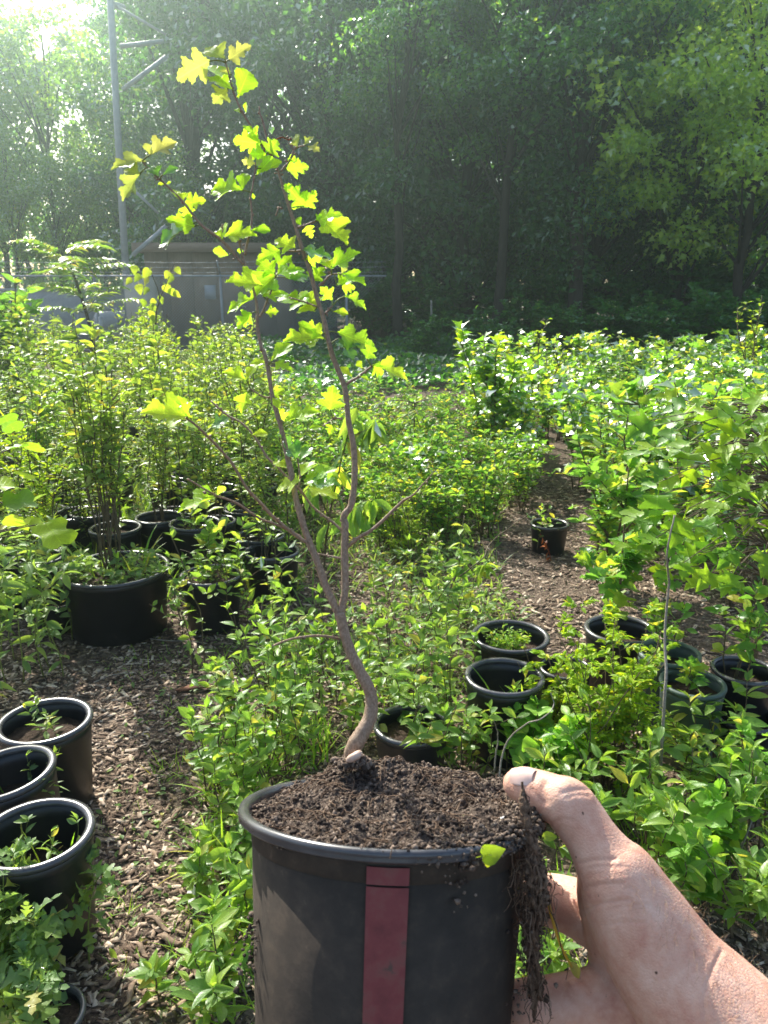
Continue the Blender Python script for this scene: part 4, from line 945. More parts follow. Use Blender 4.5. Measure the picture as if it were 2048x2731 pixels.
# left edge: mugwort below, narrow-leaved weeds above
MW = [(60, 2560, .30), (150, 2600, .26), (-20, 2640, .30), (40, 2780, .20)]
for k, (px, py, h) in enumerate(MW):
    p = on_level(px, py, 0.0)
    leafy_plant('mugwort', ['grey green mugwort with cut leaves before the nearest black pot', 'grey green mugwort beside the path at lower left', 'grey green mugwort cut by the left frame edge', 'yellowish mugwort at the bottom left corner'][k], 'weed', (p[0], p[1], 0), 180 + k, 4, h, 14, .062, ['mug_a', 'mug_b'], 'weed', .3, .25, stem='green_stem', base_r=.04, side=2, elev=(-.4, .6), group='mugwort at the lower left')
NW = [(60, 1840, .62), (150, 1800, .70), (0, 1760, .6), (110, 1700, .66), (40, 1640, .6), (180, 1720, .55), (-40, 1900, .55)]
for k, (px, py, h) in enumerate(NW):
    p = on_level(px, py, 0.0)
    leafy_plant('tall_weed', ['tall narrow leaved weed behind the furthest lower left pot', 'tall pale stemmed weed left of the wide tub', 'tall weed cut by the left frame edge', 'narrow leaved weed among others below the tulip leaves', 'weed standing left of the small pale rimmed pot', 'narrow leaved weed nearest the tub', 'drooping weed above the lower left pots'][k], 'weed', (p[0], p[1], 0), 190 + k, 3, h, 20, .075, ['long_a', 'long_b'], 'weed', .18, .12, stem='green_stem', base_r=.05, side=1, elev=(-.5, .7), group='narrow leaved weeds at the left')
for key, sd, lab in (('p4', 200, 'sparse weeds inside the furthest lower left pot'), ('p5', 201, 'few sprouts inside the middle lower left pot'), ('p6', 202, 'thin sprouts inside the nearest lower left pot')):
    x, y, z = in_pot(key); leafy_plant('pot_weed', lab, 'weed', (x + .02, y + .02, z), sd, 4, .13, 7, .032, ['oval_a', 'long_a'], 'weed', .5, .2, stem='green_stem', r0=.0012, base_r=.04, side=0)

# ------------------------------------------------------------------ grass and litter on the ground
BL = []
for k, (cv, w) in enumerate(((.3, .022), (.8, .02), (1.5, .024), (.1, .018))):
    t_ = np.linspace(0, 1, 6); wd = w * np.array([.8, 1, .95, .75, .45, .02]); yb = t_ * (1 - .18 * cv * t_); zb = -.42 * cv * t_ ** 2
    V = np.vstack([np.column_stack([-wd, yb, zb + .004]), np.column_stack([wd, yb, zb + .004])]); BL.append((V, np.zeros((0, 3), int), np.array([[i, i + 6, i + 7, i + 1] for i in range(5)]), np.full((12, 2), .3)))
    SH['blade%d' % k] = BL[-1]
def grass(spots, seed):
    rg = np.random.default_rng(seed); mb = MB()
    for (px, py, spread, n, L) in spots:
        c = on_level(px, py, 0.0)
        for k in range(4):
            m = max(n // 4, 1); a = rg.uniform(0, 6.28, m); q = spread * np.sqrt(rg.uniform(0, 1, m)); x, y = c[0] + q * np.cos(a), c[1] + q * np.sin(a)
            az = rg.uniform(0, 6.28, m); el = rg.uniform(.5, 1.45, m); d = np.column_stack([np.cos(az) * np.cos(el), np.sin(az) * np.cos(el), np.sin(el)])
            foliage(mb, 'blade%d' % k, np.column_stack([x, y, gh(x, y) - .004]), d, np.column_stack([-np.cos(az), -np.sin(az), .6 + 0 * az]), L * rg.uniform(.5, 1.25, m))
    return mb
G = [(560, 2600, .10, 40, .09), (600, 2400, .10, 50, .09), (560, 2250, .08, 40, .08), (640, 2680, .08, 40, .10), (520, 2470, .06, 40, .06), (450, 2060, .05, 40, .07), (490, 1900, .10, 50, .06), (600, 2330, .05, 26, .20), (640, 2500, .05, 16, .20), (610, 2120, .10, 80, .12),
     (380, 1770, .16, 90, .05), (450, 1640, .14, 70, .05), (330, 2200, .10, 30, .04), (300, 2420, .08, 40, .06), (330, 2590, .05, 26, .05), (700, 1750, .2, 120, .10), (900, 1750, .2, 120, .10), (1100, 1800, .2, 120, .12), (760, 2000, .18, 170, .16), (660, 2000, .15, 120, .12),
     (1500, 1960, .15, 60, .12), (1620, 2150, .2, 120, .12), (1750, 2200, .2, 100, .1), (1420, 2500, .15, 90, .12), (1900, 2300, .2, 100, .1), (560, 1650, .12, 60, .09), (420, 1500, .1, 60, .1), (600, 1420, .2, 120, .14), (250, 1450, .3, 220, .16), (100, 1500, .3, 150, .14), (640, 2150, .07, 60, .2)]
mb = grass(G, 210)
rg = np.random.default_rng(211); n = 17000; x = rg.uniform(-5.5, -.3, n); y = rg.uniform(3.6, 12, n); k_ = x < -.12 * y; x, y = x[k_], y[k_]; n = len(x); az = rg.uniform(0, 6.28, n); el = rg.uniform(.6, 1.4, n)
foliage(mb, 'blade1', np.column_stack([x, y, 0 * x]), np.column_stack([np.cos(az) * np.cos(el), np.sin(az) * np.cos(el), np.sin(el)]), np.column_stack([-np.cos(az), -np.sin(az), .6 + 0 * az]), .27 * rg.uniform(.3, 1.4, n))
tag(mb.build('grass', M['grassm']), 'tufts of bright green grass between pots and along the path', 'grass', kind='stuff')
def pot_grass(key, n, L, seed, label):
    x, y, z = in_pot(key); rg = np.random.default_rng(seed); t = thing('grass_tuft', label, 'grass', (x, y, z)); az = rg.uniform(0, 6.28, n); el = rg.uniform(.7, 1.45, n); r = POTS[key][3] * .28
    leaf_objects(t, ['blade0', 'blade1', 'blade2'], 'grassm', np.column_stack([rg.uniform(-r, r, n), rg.uniform(-r, r, n), 0 * az]), np.column_stack([np.cos(az) * np.cos(el), np.sin(az) * np.cos(el), np.sin(el)]), np.column_stack([-np.cos(az), -np.sin(az), .6 + 0 * az]), L * rg.uniform(.5, 1.2, n), rg, 'blade')
pot_grass('tub', 40, .22, 212, 'long arching grass blades at the right of the wide tub')
pot_grass('p10', 9, .22, 213, 'few upright grass blades in the pot with the rosette')
pot_grass('p5', 6, .16, 214, 'few grass blades in the middle lower left pot')
pot_grass('p6', 12, .14, 215, 'thin grass in the nearest lower left pot')
# small weeds scattered on the path
rg = np.random.default_rng(216); n = 900; px = rg.choice([480, 560, 620, 350, 430, 520, 600], n) + rg.normal(0, 45, n); py = rg.uniform(1650, 2720, n)
P = np.array([on_level(a, b, 0.004) for a, b in zip(px, py)]); az = rg.uniform(0, 6.28, n); el = rg.uniform(.05, .8, n); mb = MB()
foliage(mb, 'oval_c', P, np.column_stack([np.cos(az) * np.cos(el), np.sin(az) * np.cos(el), np.sin(el)]), np.column_stack([rg.normal(0, .3, n), rg.normal(0, .3, n), np.ones(n)]), .022 * rg.uniform(.5, 1.4, n))
tag(mb.build('path_weeds', M['weed']), 'tiny weed leaves sprouting along the bare mulch path', 'weeds', kind='stuff')
# low weeds covering the ground between the seedlings, in uneven patches
rg = np.random.default_rng(217); n = 30000; x = rg.uniform(-2.4, 1.6, n); y = rg.uniform(1.5, 6.2, n)
nz = noise2(x, y, 41, 3.2, 3); left = (x > -.155 * y - .02) | (y > 3.9); k_ = left & (x < .16 * y + .02 + .10 * nz) & (nz > rg.uniform(-.75, .6, n)) & (np.abs(x) < .52 * y); x, y, nz = x[k_], y[k_], nz[k_]; n = len(x); az = rg.uniform(0, 6.28, n); el = rg.uniform(-.1, 1.0, n); mb = MB()
P = np.column_stack([x, y, rg.uniform(.004, .11, n) * np.clip(.5 + nz, .15, 1.2)]); d = np.column_stack([np.cos(az) * np.cos(el), np.sin(az) * np.cos(el), np.sin(el)]); u = np.column_stack([rg.normal(0, .6, n), rg.normal(0, .6, n), np.ones(n)])
h_ = n // 2; foliage(mb, 'mid', P[:h_], d[:h_], u[:h_], .032 * rg.uniform(.5, 1.5, h_)); foliage(mb, 'mid_long', P[h_:], d[h_:], u[h_:], .045 * rg.uniform(.5, 1.5, n - h_))
m = 2600; j = rg.integers(0, n, m); az = rg.uniform(0, 6.28, m); el = rg.uniform(.8, 1.5, m); foliage(mb, 'blade1', P[j] * [1, 1, 0], np.column_stack([np.cos(az) * np.cos(el), np.sin(az) * np.cos(el), np.sin(el)]), np.column_stack([-np.cos(az), -np.sin(az), .6 + 0 * az]), .17 * rg.uniform(.4, 1.3, m))
tag(mb.build('ground_weeds', M['weed']), 'tangled low weeds covering the ground between seedlings and pots', 'weeds', kind='stuff')
# bark, sticks
def bark(px, py, L, W, rz, mat, label, name, seed):
    p = on_level(px, py, 0); rg = np.random.default_rng(seed); n = 14; t = np.linspace(-.5, .5, n); P = np.column_stack([t * L, .06 * L * np.sin(t * 5 + seed), .012 + .004 * np.sin(t * 7)])
    w = W * .5 * np.clip(np.cos(t * 2.6), .15, 1) * rg.uniform(.8, 1.15, n); V = []
    m = 8; th = np.linspace(0, math.pi, m)
    for i in range(n):
        for q in th: V.append(P[i] + [0, w[i] * math.cos(q), .55 * w[i] * math.sin(q) * rg.uniform(.85, 1.15)])
        for q in th[::-1]: V.append(P[i] + [0, w[i] * .86 * math.cos(q), .38 * w[i] * math.sin(q) - .002])
    s = 2 * m; Q = [[i * s + a, i * s + (a + 1) % s, (i + 1) * s + (a + 1) % s, (i + 1) * s + a] for i in range(n - 1) for a in range(s)]
    o = MB().add(V, Q=Q).build(name, M[mat], smooth=True); o.location = (p[0], p[1], float(gh(p[0], p[1])) + .002); o.rotation_euler = (0, 0, rz); tag(o, label, 'bark'); return o
bark(516, 2395, .078, .022, R(84), 'birch', 'white bark strip with dark specks on the mulch path', 'white_bark_strip', 1)
bark(522, 1838, .15, .042, R(12), 'redwood', 'reddish brown chunk of bark lying across the path', 'bark_chunk', 2)
for k, (px, py, L, a) in enumerate(((425, 2480, .09, 150), (360, 2110, .06, 100), (560, 2010, .05, 120), (400, 1995, .06, 60), (330, 2275, .05, 70), (455, 2530, .07, 165), (380, 2555, .06, 140), (300, 2640, .05, 40), (520, 2600, .06, 110), (350, 2670, .07, 80), (440, 2660, .05, 30), (560, 2680, .06, 130), (470, 2180, .05, 75), (1330, 1600, .10, 10), (1440, 1540, .08, 160), (1560, 1610, .08, 40), (1500, 1500, .09, 170))):
    o = bark(px, py, L, .014 + .003 * (k % 3), R(a), 'chip', 'splinter of brown wood lying loose on the mulch', 'wood_splinter', 10 + k); o['group'] = 'loose wood splinters on the mulch'
def dry_twig(pts, label):
    P = np.array([on_level(a, b, .012 + .02 * (i % 2)) for i, (a, b) in enumerate(pts)]); o = MB().tube(smoothline(P, 18), np.linspace(.0022, .0012, 18), 5).build('dry_twig', M['grey_twig']); tag(o, label, 'twig')
dry_twig([(400, 1703), (440, 1708), (500, 1710), (552, 1716)], 'thin dry twig lying below the wide tub')
dry_twig([(575, 1590), (610, 1610), (640, 1640)], 'thin dry twig lying below the tuft pot')
dry_twig([(250, 1820), (300, 1800), (360, 1795)], 'thin dry twig at the left side of the path')

# ================================================================== THE HELD POT, ITS SEEDLING AND THE HAND
PD = .42                                              # distance of the pot's axis from the lens plane
Rr = Matrix.Rotation(R(-2.0), 3, 'Y')
POTC = at_depth(1040, 2151, PD)
BZ = nrm(UPV * math.cos(R(2.2)) + RGT * math.sin(R(2.2)) + FWD * .125); BX = nrm(RGT - BZ * (RGT @ BZ)); BY = np.cross(BZ, BX)   # pot frame: BY points away from the lens
PM = np.eye(4); PM[:3, 0], PM[:3, 1], PM[:3, 2], PM[:3, 3] = BX, BY, BZ, POTC
root = thing('held_pot', 'soil filled black pot with faded red stripe held up by a hand', 'plant pot'); root.matrix_world = Matrix(PM.tolist())
RR, HH = .0795, .165
b = MB(); b.lathe([(0, -HH), (.059, -HH), (.0605, -HH + .004), (.0714, -.0170), (.0708, -.0167), (.0718, -.0160), (.0722, -.009), (.0742, -.004), (.0725, -.004), (.0700, -.022), (.058, -HH + .004), (0, -HH + .004)], 72, .004)
b.build('body', M['held_plastic'], root, True)
b = MB(); b.lathe([(.0735, -.0055), (.0778, -.0058), (RR - .0003, -.0046), (RR - .0012, -.0036), (RR - .0001, -.0026), (RR - .0006, -.0006), (.0772, .0004), (.0745, -.0004), (.0730, -.003), (.0735, -.0055)], 96, .004); b.build('rim', M['rim_plastic'], root, True)
def stripe(z0, z1, a0, a1):
    n, m = 14, 16; V = []
    for k in range(2):
        for z in np.linspace(z0, z1, n):
            r = .0605 + (z + HH - .004) / (HH - .013) * .0117 + (.0008 + .0006 * (1 - k))
            for a in np.linspace(a0, a1, m): V.append([r * math.sin(a), -r * math.cos(a), z])
    N_ = n * m; Q = [[i * m + j, i * m + j + 1, (i + 1) * m + j + 1, (i + 1) * m + j] for i in range(n - 1) for j in range(m - 1)]; Q += [[q + N_ for q in f[::-1]] for f in Q]
    MB().add(V, Q=Q).build('red_stripe', M['tape'], root, True)
stripe(-.0161, -.0085, R(-8.2), R(6.6)); stripe(-HH + .006, -.0171, R(-8.2), R(6.6))
# soil
def soil_h(X, Y):
    r = np.hypot(X, Y)
    z = .017 * np.exp(-((X - .0) / .050) ** 2 - ((Y - .034) / .036) ** 2) - .002 - .0045 * np.clip((-X - .02) / .05, 0, 1) + .007 * np.clip((X - .02) / .05, 0, 1)
    z += noise2(X, Y, 21, 150, 4) * .0038 + noise2(X, Y, 22, 620, 3) * .0016
    z -= .006 * np.exp(-((X - .066) / .012) ** 2 - ((Y - .008) / .012) ** 2) + .006 * np.exp(-((X - .0) / .012) ** 2 - ((Y - .012) / .010) ** 2)
    return z
k, s = 100, 300; rr_ = np.linspace(0, 1, k) ** .8 * .0722; th = np.arange(s) * 2 * math.pi / s
X, Y = rr_[:, None] * np.cos(th), rr_[:, None] * np.sin(th); Z = soil_h(X, Y); Z[-2:] -= .003
i = np.arange(k - 1)[:, None] * s; j = np.arange(s)[None]; q = (j + 1) % s
b = MB(); b.add(np.stack([X, Y, Z], -1).reshape(-1, 3), Q=np.stack([i + j, i + q, i + s + q, i + s + j], -1).reshape(-1, 4)); b.build('soil', M['hold_soil'], root, True)
PH = (1 + 5 ** .5) / 2; ICO = nrm(np.array([(-1, PH, 0), (1, PH, 0), (-1, -PH, 0), (1, -PH, 0), (0, -1, PH), (0, 1, PH), (0, -1, -PH), (0, 1, -PH), (PH, 0, -1), (PH, 0, 1), (-PH, 0, -1), (-PH, 0, 1)]))
ICT = np.array([(0, 11, 5), (0, 5, 1), (0, 1, 7), (0, 7, 10), (0, 10, 11), (1, 5, 9), (5, 11, 4), (11, 10, 2), (10, 7, 6), (7, 1, 8), (3, 9, 4), (3, 4, 2), (3, 2, 6), (3, 6, 8), (3, 8, 9), (4, 9, 5), (2, 4, 11), (6, 2, 10), (8, 6, 7), (9, 8, 1)])
def lumps(mb, pos, rad, rg):
    n = len(pos); V = ICO[None] * rg.uniform(.55, 1.35, (n, 12, 1)) * (np.asarray(rad)[:, None, None]) * rg.uniform(.6, 1.3, (n, 1, 3)) + np.asarray(pos)[:, None]
    mb.add(V.reshape(-1, 3), (ICT[None] + (np.arange(n) * 12)[:, None, None]).reshape(-1, 3))
rg = np.random.default_rng(301); n = 11000; a = rg.uniform(0, 6.28, n); r = .0735 * np.sqrt(rg.uniform(0, 1, n)); X, Y = r * np.cos(a), r * np.sin(a); rad = .00034 * (5.0 ** rg.uniform(0, 1, n) ** 2.6)
mb = MB(); lumps(mb, np.column_stack([X, Y, soil_h(X, Y) + rad * .2]), rad, rg)
n = 2600; a = rg.normal(-.35, .42, n); q_ = rg.uniform(.066, .081, n); lumps(mb, np.column_stack([np.cos(a) * q_, np.sin(a) * q_, (.006 + rg.normal(0, .0016, n)) * np.exp(-((a + .35) / .5) ** 2) - .004 * (q_ > .0775) * rg.uniform(0, 2.2, n)]), .0004 + .0012 * rg.uniform(0, 1, n) ** 2, rg)
for c, m, sp_ in (((-.0655, -.028, -.055), 26, .004), ((-.067, -.02, -.072), 50, .006), ((.030, -.068, -.012), 40, .006), ((.066, -.035, -.04), 60, .012), ((.064, -.03, -.075), 50, .012)):
    lumps(mb, np.array(c) + rg.normal(0, sp_, (m, 3)) * [.6, .6, 1.2], .0005 + .0013 * rg.uniform(0, 1, m) ** 2, rg)
tag(mb.build('soil_crumbs', M['crumb'], root), kind='stuff')
# fibrous roots trailing over the soil and hanging down beside the pot
def loc(px, py, d): return (np.array([*at_depth(px, py, d)]) - POTC) @ np.column_stack([BX, BY, BZ])
mb = MB(); rg = np.random.default_rng(302)
core = smoothline([loc(1392, 2085, .378), loc(1402, 2190, .374), loc(1420, 2290, .372), loc(1432, 2370, .372), (loc(1424, 2440, .374)), loc(1424, 2540, .374), loc(1430, 2640, .376), loc(1424, 2725, .378)], 60)
cr = np.interp(np.linspace(0, 1, 60), [0, .15, .3, .42, .52, .62, .75, .9, 1], [.0010, .0018, .0045, .0060, .0058, .0040, .0030, .0030, .0010]) * (1 + .25 * rg.normal(0, 1, 60))
mb.tube(core, np.maximum(cr * .55, .0006), 14)
for k in range(90):                                   # matted fibre bundles make up the body of the clump
    i0 = int(rg.integers(2, 34)); i1 = min(59, i0 + int(rg.integers(10, 26))); off_ = nrm(rg.normal(0, 1, 3)) * rg.uniform(.3, .95)
    seg = core[i0:i1] + off_ * cr[i0:i1, None] + np.cumsum(rg.normal(0, .00035, (i1 - i0, 3)), 0); mb.tube(seg, rg.uniform(.0005, .0013) * (1 + .4 * np.random.default_rng(k).normal(0, 1, i1 - i0).clip(-1, 1)), 5)
for k in range(110):
    i = int(rg.integers(3, 50)); m = 7; P = core[i] + np.cumsum(np.vstack([rg.normal(0, 1, 3) * cr[i] * .7, np.column_stack([rg.normal(0, .0016, m), rg.normal(0, .0016, m), rg.normal(-.0032, .0022, m)])]), 0); mb.tube(smoothline(P, 12), np.linspace(.0003, .00014, 12), 4, False)
for k in range(260):
    a = rg.uniform(0, 6.28); r = .070 * math.sqrt(rg.uniform(0, 1)); m = 5; d = rg.normal(0, 1, 2) * .0022; q = np.array([r * math.cos(a), r * math.sin(a)]) + np.cumsum(np.tile(d, (m, 1)) + rg.normal(0, .0012, (m, 2)), 0)
    mb.tube(smoothline(np.column_stack([q, soil_h(q[:, 0], q[:, 1]) + .0008 + .0016 * np.sin(np.linspace(0, 3.1, m))]), 9), np.linspace(.00035, .0002, 9), 4, False)
i = rg.integers(4, 52, 1300); lumps(mb, core[i] + rg.normal(0, 1, (1300, 3)) * np.minimum(cr[i], .006)[:, None] * .62, .0003 + .0009 * rg.uniform(0, 1, 1300) ** 2, rg)
tag(mb.build('root_mass', M['roots'], root), kind='stuff')
MB().tube(smoothline([loc(1322, 2200, .395), loc(1330, 2188, .392), loc(1345, 2180, .39), loc(1355, 2170, .39)], 10), np.linspace(.0009, .0005, 10), 6).build('white_rootlet', M['white_plastic'], root)
# straw and a small leaf caught on the pot
P = smoothline([at_depth(1447, 2330, .375), at_depth(1470, 2440, .372), at_depth(1495, 2520, .37), at_depth(1525, 2580, .37)], 12)
t = thing('dangling_sprout', 'thin straw coloured sprout dangling beside the root clump', 'sprout', P[0]); MB().tube(P - P[0], np.linspace(.0009, .0006, 12), 6).build('stem', M['yellow'], t)
leaf_objects(t, ['oval_b'], 'weed', (P[-2:-1] - P[0]), (P[-1:] - P[-2:-1]) + [[.002, 0, -.002]], np.array([-FWD + [.3, 0, .4]]), [.013], np.random.default_rng(1))
p = at_depth(1288, 2282, .348); t = thing('weed_leaf', 'small yellow-green leaf stuck on the held pot rim', 'leaf', p)
leaf_objects(t, ['heart'], 'yellow', np.array([[0, 0, 0.0], [.003, 0, 0]]), np.array([RGT * 1 + UPV * .25, RGT * -.2 - UPV]), np.array([-FWD + UPV * .2, -FWD + UPV * .3]), [.0105, .006], np.random.default_rng(2))

# ---- the seedling
def dz(py): return .446 + (2010 - py) / 1900 * .055
seed_o = thing('hawthorn_seedling', 'young hawthorn with crooked trunk and backlit lobed leaves in held pot', 'seedling tree'); SO = at_depth(945, 2025, dz(2025)); seed_o.location = SO
LINES = []
def limb(name, pts, r0, r1, dd0=0.0, dd1=0.0, n=6, side=8, mat='bark', knob=.10):
    m = len(pts); P = np.array([at_depth(a, c, dz(c) + dd0 + (dd1 - dd0) * i / (m - 1)) for i, (a, c) in enumerate(pts)]); P = smoothline(P, n * m)
    rg = np.random.default_rng(int(pts[0][0] * 7 + pts[-1][1])); rad = np.linspace(r0, r1, n * m) * (1 + knob * rg.normal(0, .5, n * m)) * .446 / FPX
    MB().tube(P - SO, rad, side).build(name, M[mat], seed_o, True); LINES.append(P); return P
P = np.array([at_depth(a, c, dz(c) + d) for a, c, d in ((940, 2040, .0), (940, 2010, -.002), (948, 1985, -.003), (966, 1955, -.002), (984, 1920, 0), (991, 1885, .001), (988, 1850, .001), (976, 1820, 0), (957, 1785, 0), (940, 1750, 0), (925, 1710, 0), (914, 1670, 0), (906, 1635, 0))])
rad = np.interp(np.linspace(0, 1, 60), [0, .12, .3, .45, .6, .8, 1], [25, 23, 20, 17.5, 16, 14, 14.5]) * (1 + .03 * np.random.default_rng(4).normal(0, 1, 60)) * .446 / FPX
trunk = MB().tube(smoothline(P, 60) - SO, rad, 16).build('trunk', M['bark'], seed_o, True); LINES.append(smoothline(P, 60))
P = np.array([at_depth(925, 2030, .437), at_depth(938, 2022, .434), at_depth(952, 2014, .434), at_depth(963, 2006, .437)]); MB().tube(smoothline(P, 10) - SO, np.array([4, 8, 10, 10.5, 10.5, 10.5, 10.5, 10, 9, 4]) * .44 / FPX, 12).build('root_stub', rough_mat('pale_root', [(.3, (.45, .30, .22)), (.7, (.62, .46, .36))], 300, 4, .5, .3, .0006), seed_o, True)
limb('branch', [(906, 1648), (914, 1610), (920, 1577), (919, 1483), (920, 1400), (915, 1385), (922, 1368), (937, 1345), (946, 1267), (942, 1183), (930, 1127), (920, 1037), (900, 983), (883, 937), (863, 850), (847, 800), (827, 723), (807, 667), (790, 610), (773, 557), (750, 483), (740, 450), (723, 407), (710, 360), (699, 318), (693, 303), (692, 285)], 11.5, 2.3, 0, 0, 5, 10)
limb('branch', [(906, 1648), (888, 1605), (870, 1567), (847, 1500), (823, 1443), (806, 1390), (790, 1333), (779, 1273), (763, 1203), (748, 1133), (727, 1060), (715, 983), (704, 940), (697, 927), (686, 867), (686, 833), (682, 797), (663, 727), (647, 683), (633, 625)], 11.5, 2.3, 0, -.012, 5, 10)
limb('branch', [(649, 705), (620, 672), (590, 640), (560, 618), (537, 600), (512, 570), (490, 540), (468, 518), (447, 497), (420, 473), (402, 455), (387, 440), (378, 428)], 4.6, 2.2, -.011, -.02)
limb('branch', [(653, 680), (660, 645), (668, 615), (672, 573), (668, 527), (673, 500), (680, 457), (682, 433)], 3.8, 2.0, -.01, -.015)
limb('branch', [(727, 420), (710, 398), (697, 383), (667, 333), (643, 293), (623, 247), (614, 215), (608, 190), (600, 163)], 4.4, 2.0, .0, -.01)
limb('branch', [(817, 1447), (785, 1425), (750, 1397), (722, 1372), (700, 1347), (678, 1325), (657, 1300), (636, 1265), (617, 1233), (597, 1210), (577, 1187), (560, 1170), (547, 1157), (520, 1132), (495, 1115)], 5.0, 2.6, -.005, -.075)
limb('branch', [(803, 1432), (765, 1412), (733, 1397), (705, 1388), (683, 1377), (640, 1347), (610, 1333), (580, 1323), (555, 1310), (533, 1297), (500, 1277)], 3.6, 2.0, -.004, -.075)
limb('twig', [(915, 1418), (890, 1395), (860, 1373), (833, 1350), (800, 1307), (763, 1270), (740, 1245), (713, 1220), (692, 1185), (670, 1153), (640, 1125), (610, 1110), (585, 1090), (563, 1070)], 4.0, 2.8, 0, .02)
limb('thorn', [(926, 1459), (955, 1435), (1000, 1407), (1067, 1343), (1085, 1330), (1104, 1318), (1140, 1278), (1167, 1248)], 6.0, 1.2, 0, -.03, knob=.04)
limb('twig', [(910, 1490), (880, 1483), (847, 1477)], 3.5, 2.0)
limb('twig', [(902, 1703), (870, 1697), (833, 1696), (783, 1703), (750, 1713), (727, 1723)], 4.0, 2.4, 0, -.06)
limb('twig', [(923, 1025), (938, 1015), (953, 1007), (983, 983), (995, 975)], 5, 2.6)
limb('twig', [(793, 607), (812, 602), (840, 590), (855, 586)], 4, 2); limb('twig', [(850, 763), (866, 748), (883, 733), (910, 730)], 3.5, 2); limb('twig', [(867, 837), (878, 825), (887, 815)], 3.5, 2)
limb('twig', [(750, 457), (758, 445), (770, 432), (782, 403), (790, 395), (802, 390), (815, 388)], 3, 1.8); limb('twig', [(770, 432), (782, 412), (780, 395), (770, 380)], 2.6, 1.6)
limb('twig', [(692, 845), (702, 828), (713, 800), (722, 780), (730, 760), (735, 735)], 3.6, 2.0); limb('twig', [(913, 1117), (900, 1116), (887, 1119), (872, 1130), (860, 1137)], 3, 1.8); limb('twig', [(845, 818), (820, 808), (795, 800), (770, 793)], 2.6, 2)
limb('twig', [(752, 1057), (742, 1055), (723, 1060), (700, 1057), (680, 1045), (665, 1035)], 3, 2.2); limb('twig', [(808, 668), (780, 670), (752, 668)], 3, 1.8); limb('twig', [(797, 1300), (800, 1275), (796, 1240), (792, 1220)], 3, 2)
limb('thorn', [(592, 640), (594, 615), (596, 598)], 2.6, .6, -.012, -.014); limb('thorn', [(735, 575), (744, 553), (748, 556)], 2, .6)
for pts in ([(736, 372), (752, 366), (770, 373), (778, 368)],): limb('thorn', pts, 2.2, 1.2, mat='dead')
rg = np.random.default_rng(77); mb = MB()
for P_ in LINES[1:]:
    k_ = rg.integers(2, len(P_) - 1, max(3, len(P_) // 9)); lumps(mb, P_[k_] - SO + rg.normal(0, .0009, (len(k_), 3)), rg.uniform(.0006, .0011, len(k_)), rg)
tag(mb.build('buds', M['bark'], seed_o), kind='stuff')
mb = MB(); n = 240; a_ = rg.uniform(0, 6.28, n); b0 = at_depth(942, 2035, .445) - SO; q_ = rg.uniform(.004, .013, n); lumps(mb, b0 + np.outer(np.cos(a_) * q_, BX) + np.outer(np.sin(a_) * q_, BY) + np.outer(.004 - q_ * .35 + rg.normal(0, .0006, n), BZ), rg.uniform(.0005, .0021, n), rg)
tag(mb.build('base_soil', M['crumb'], seed_o), kind='stuff')
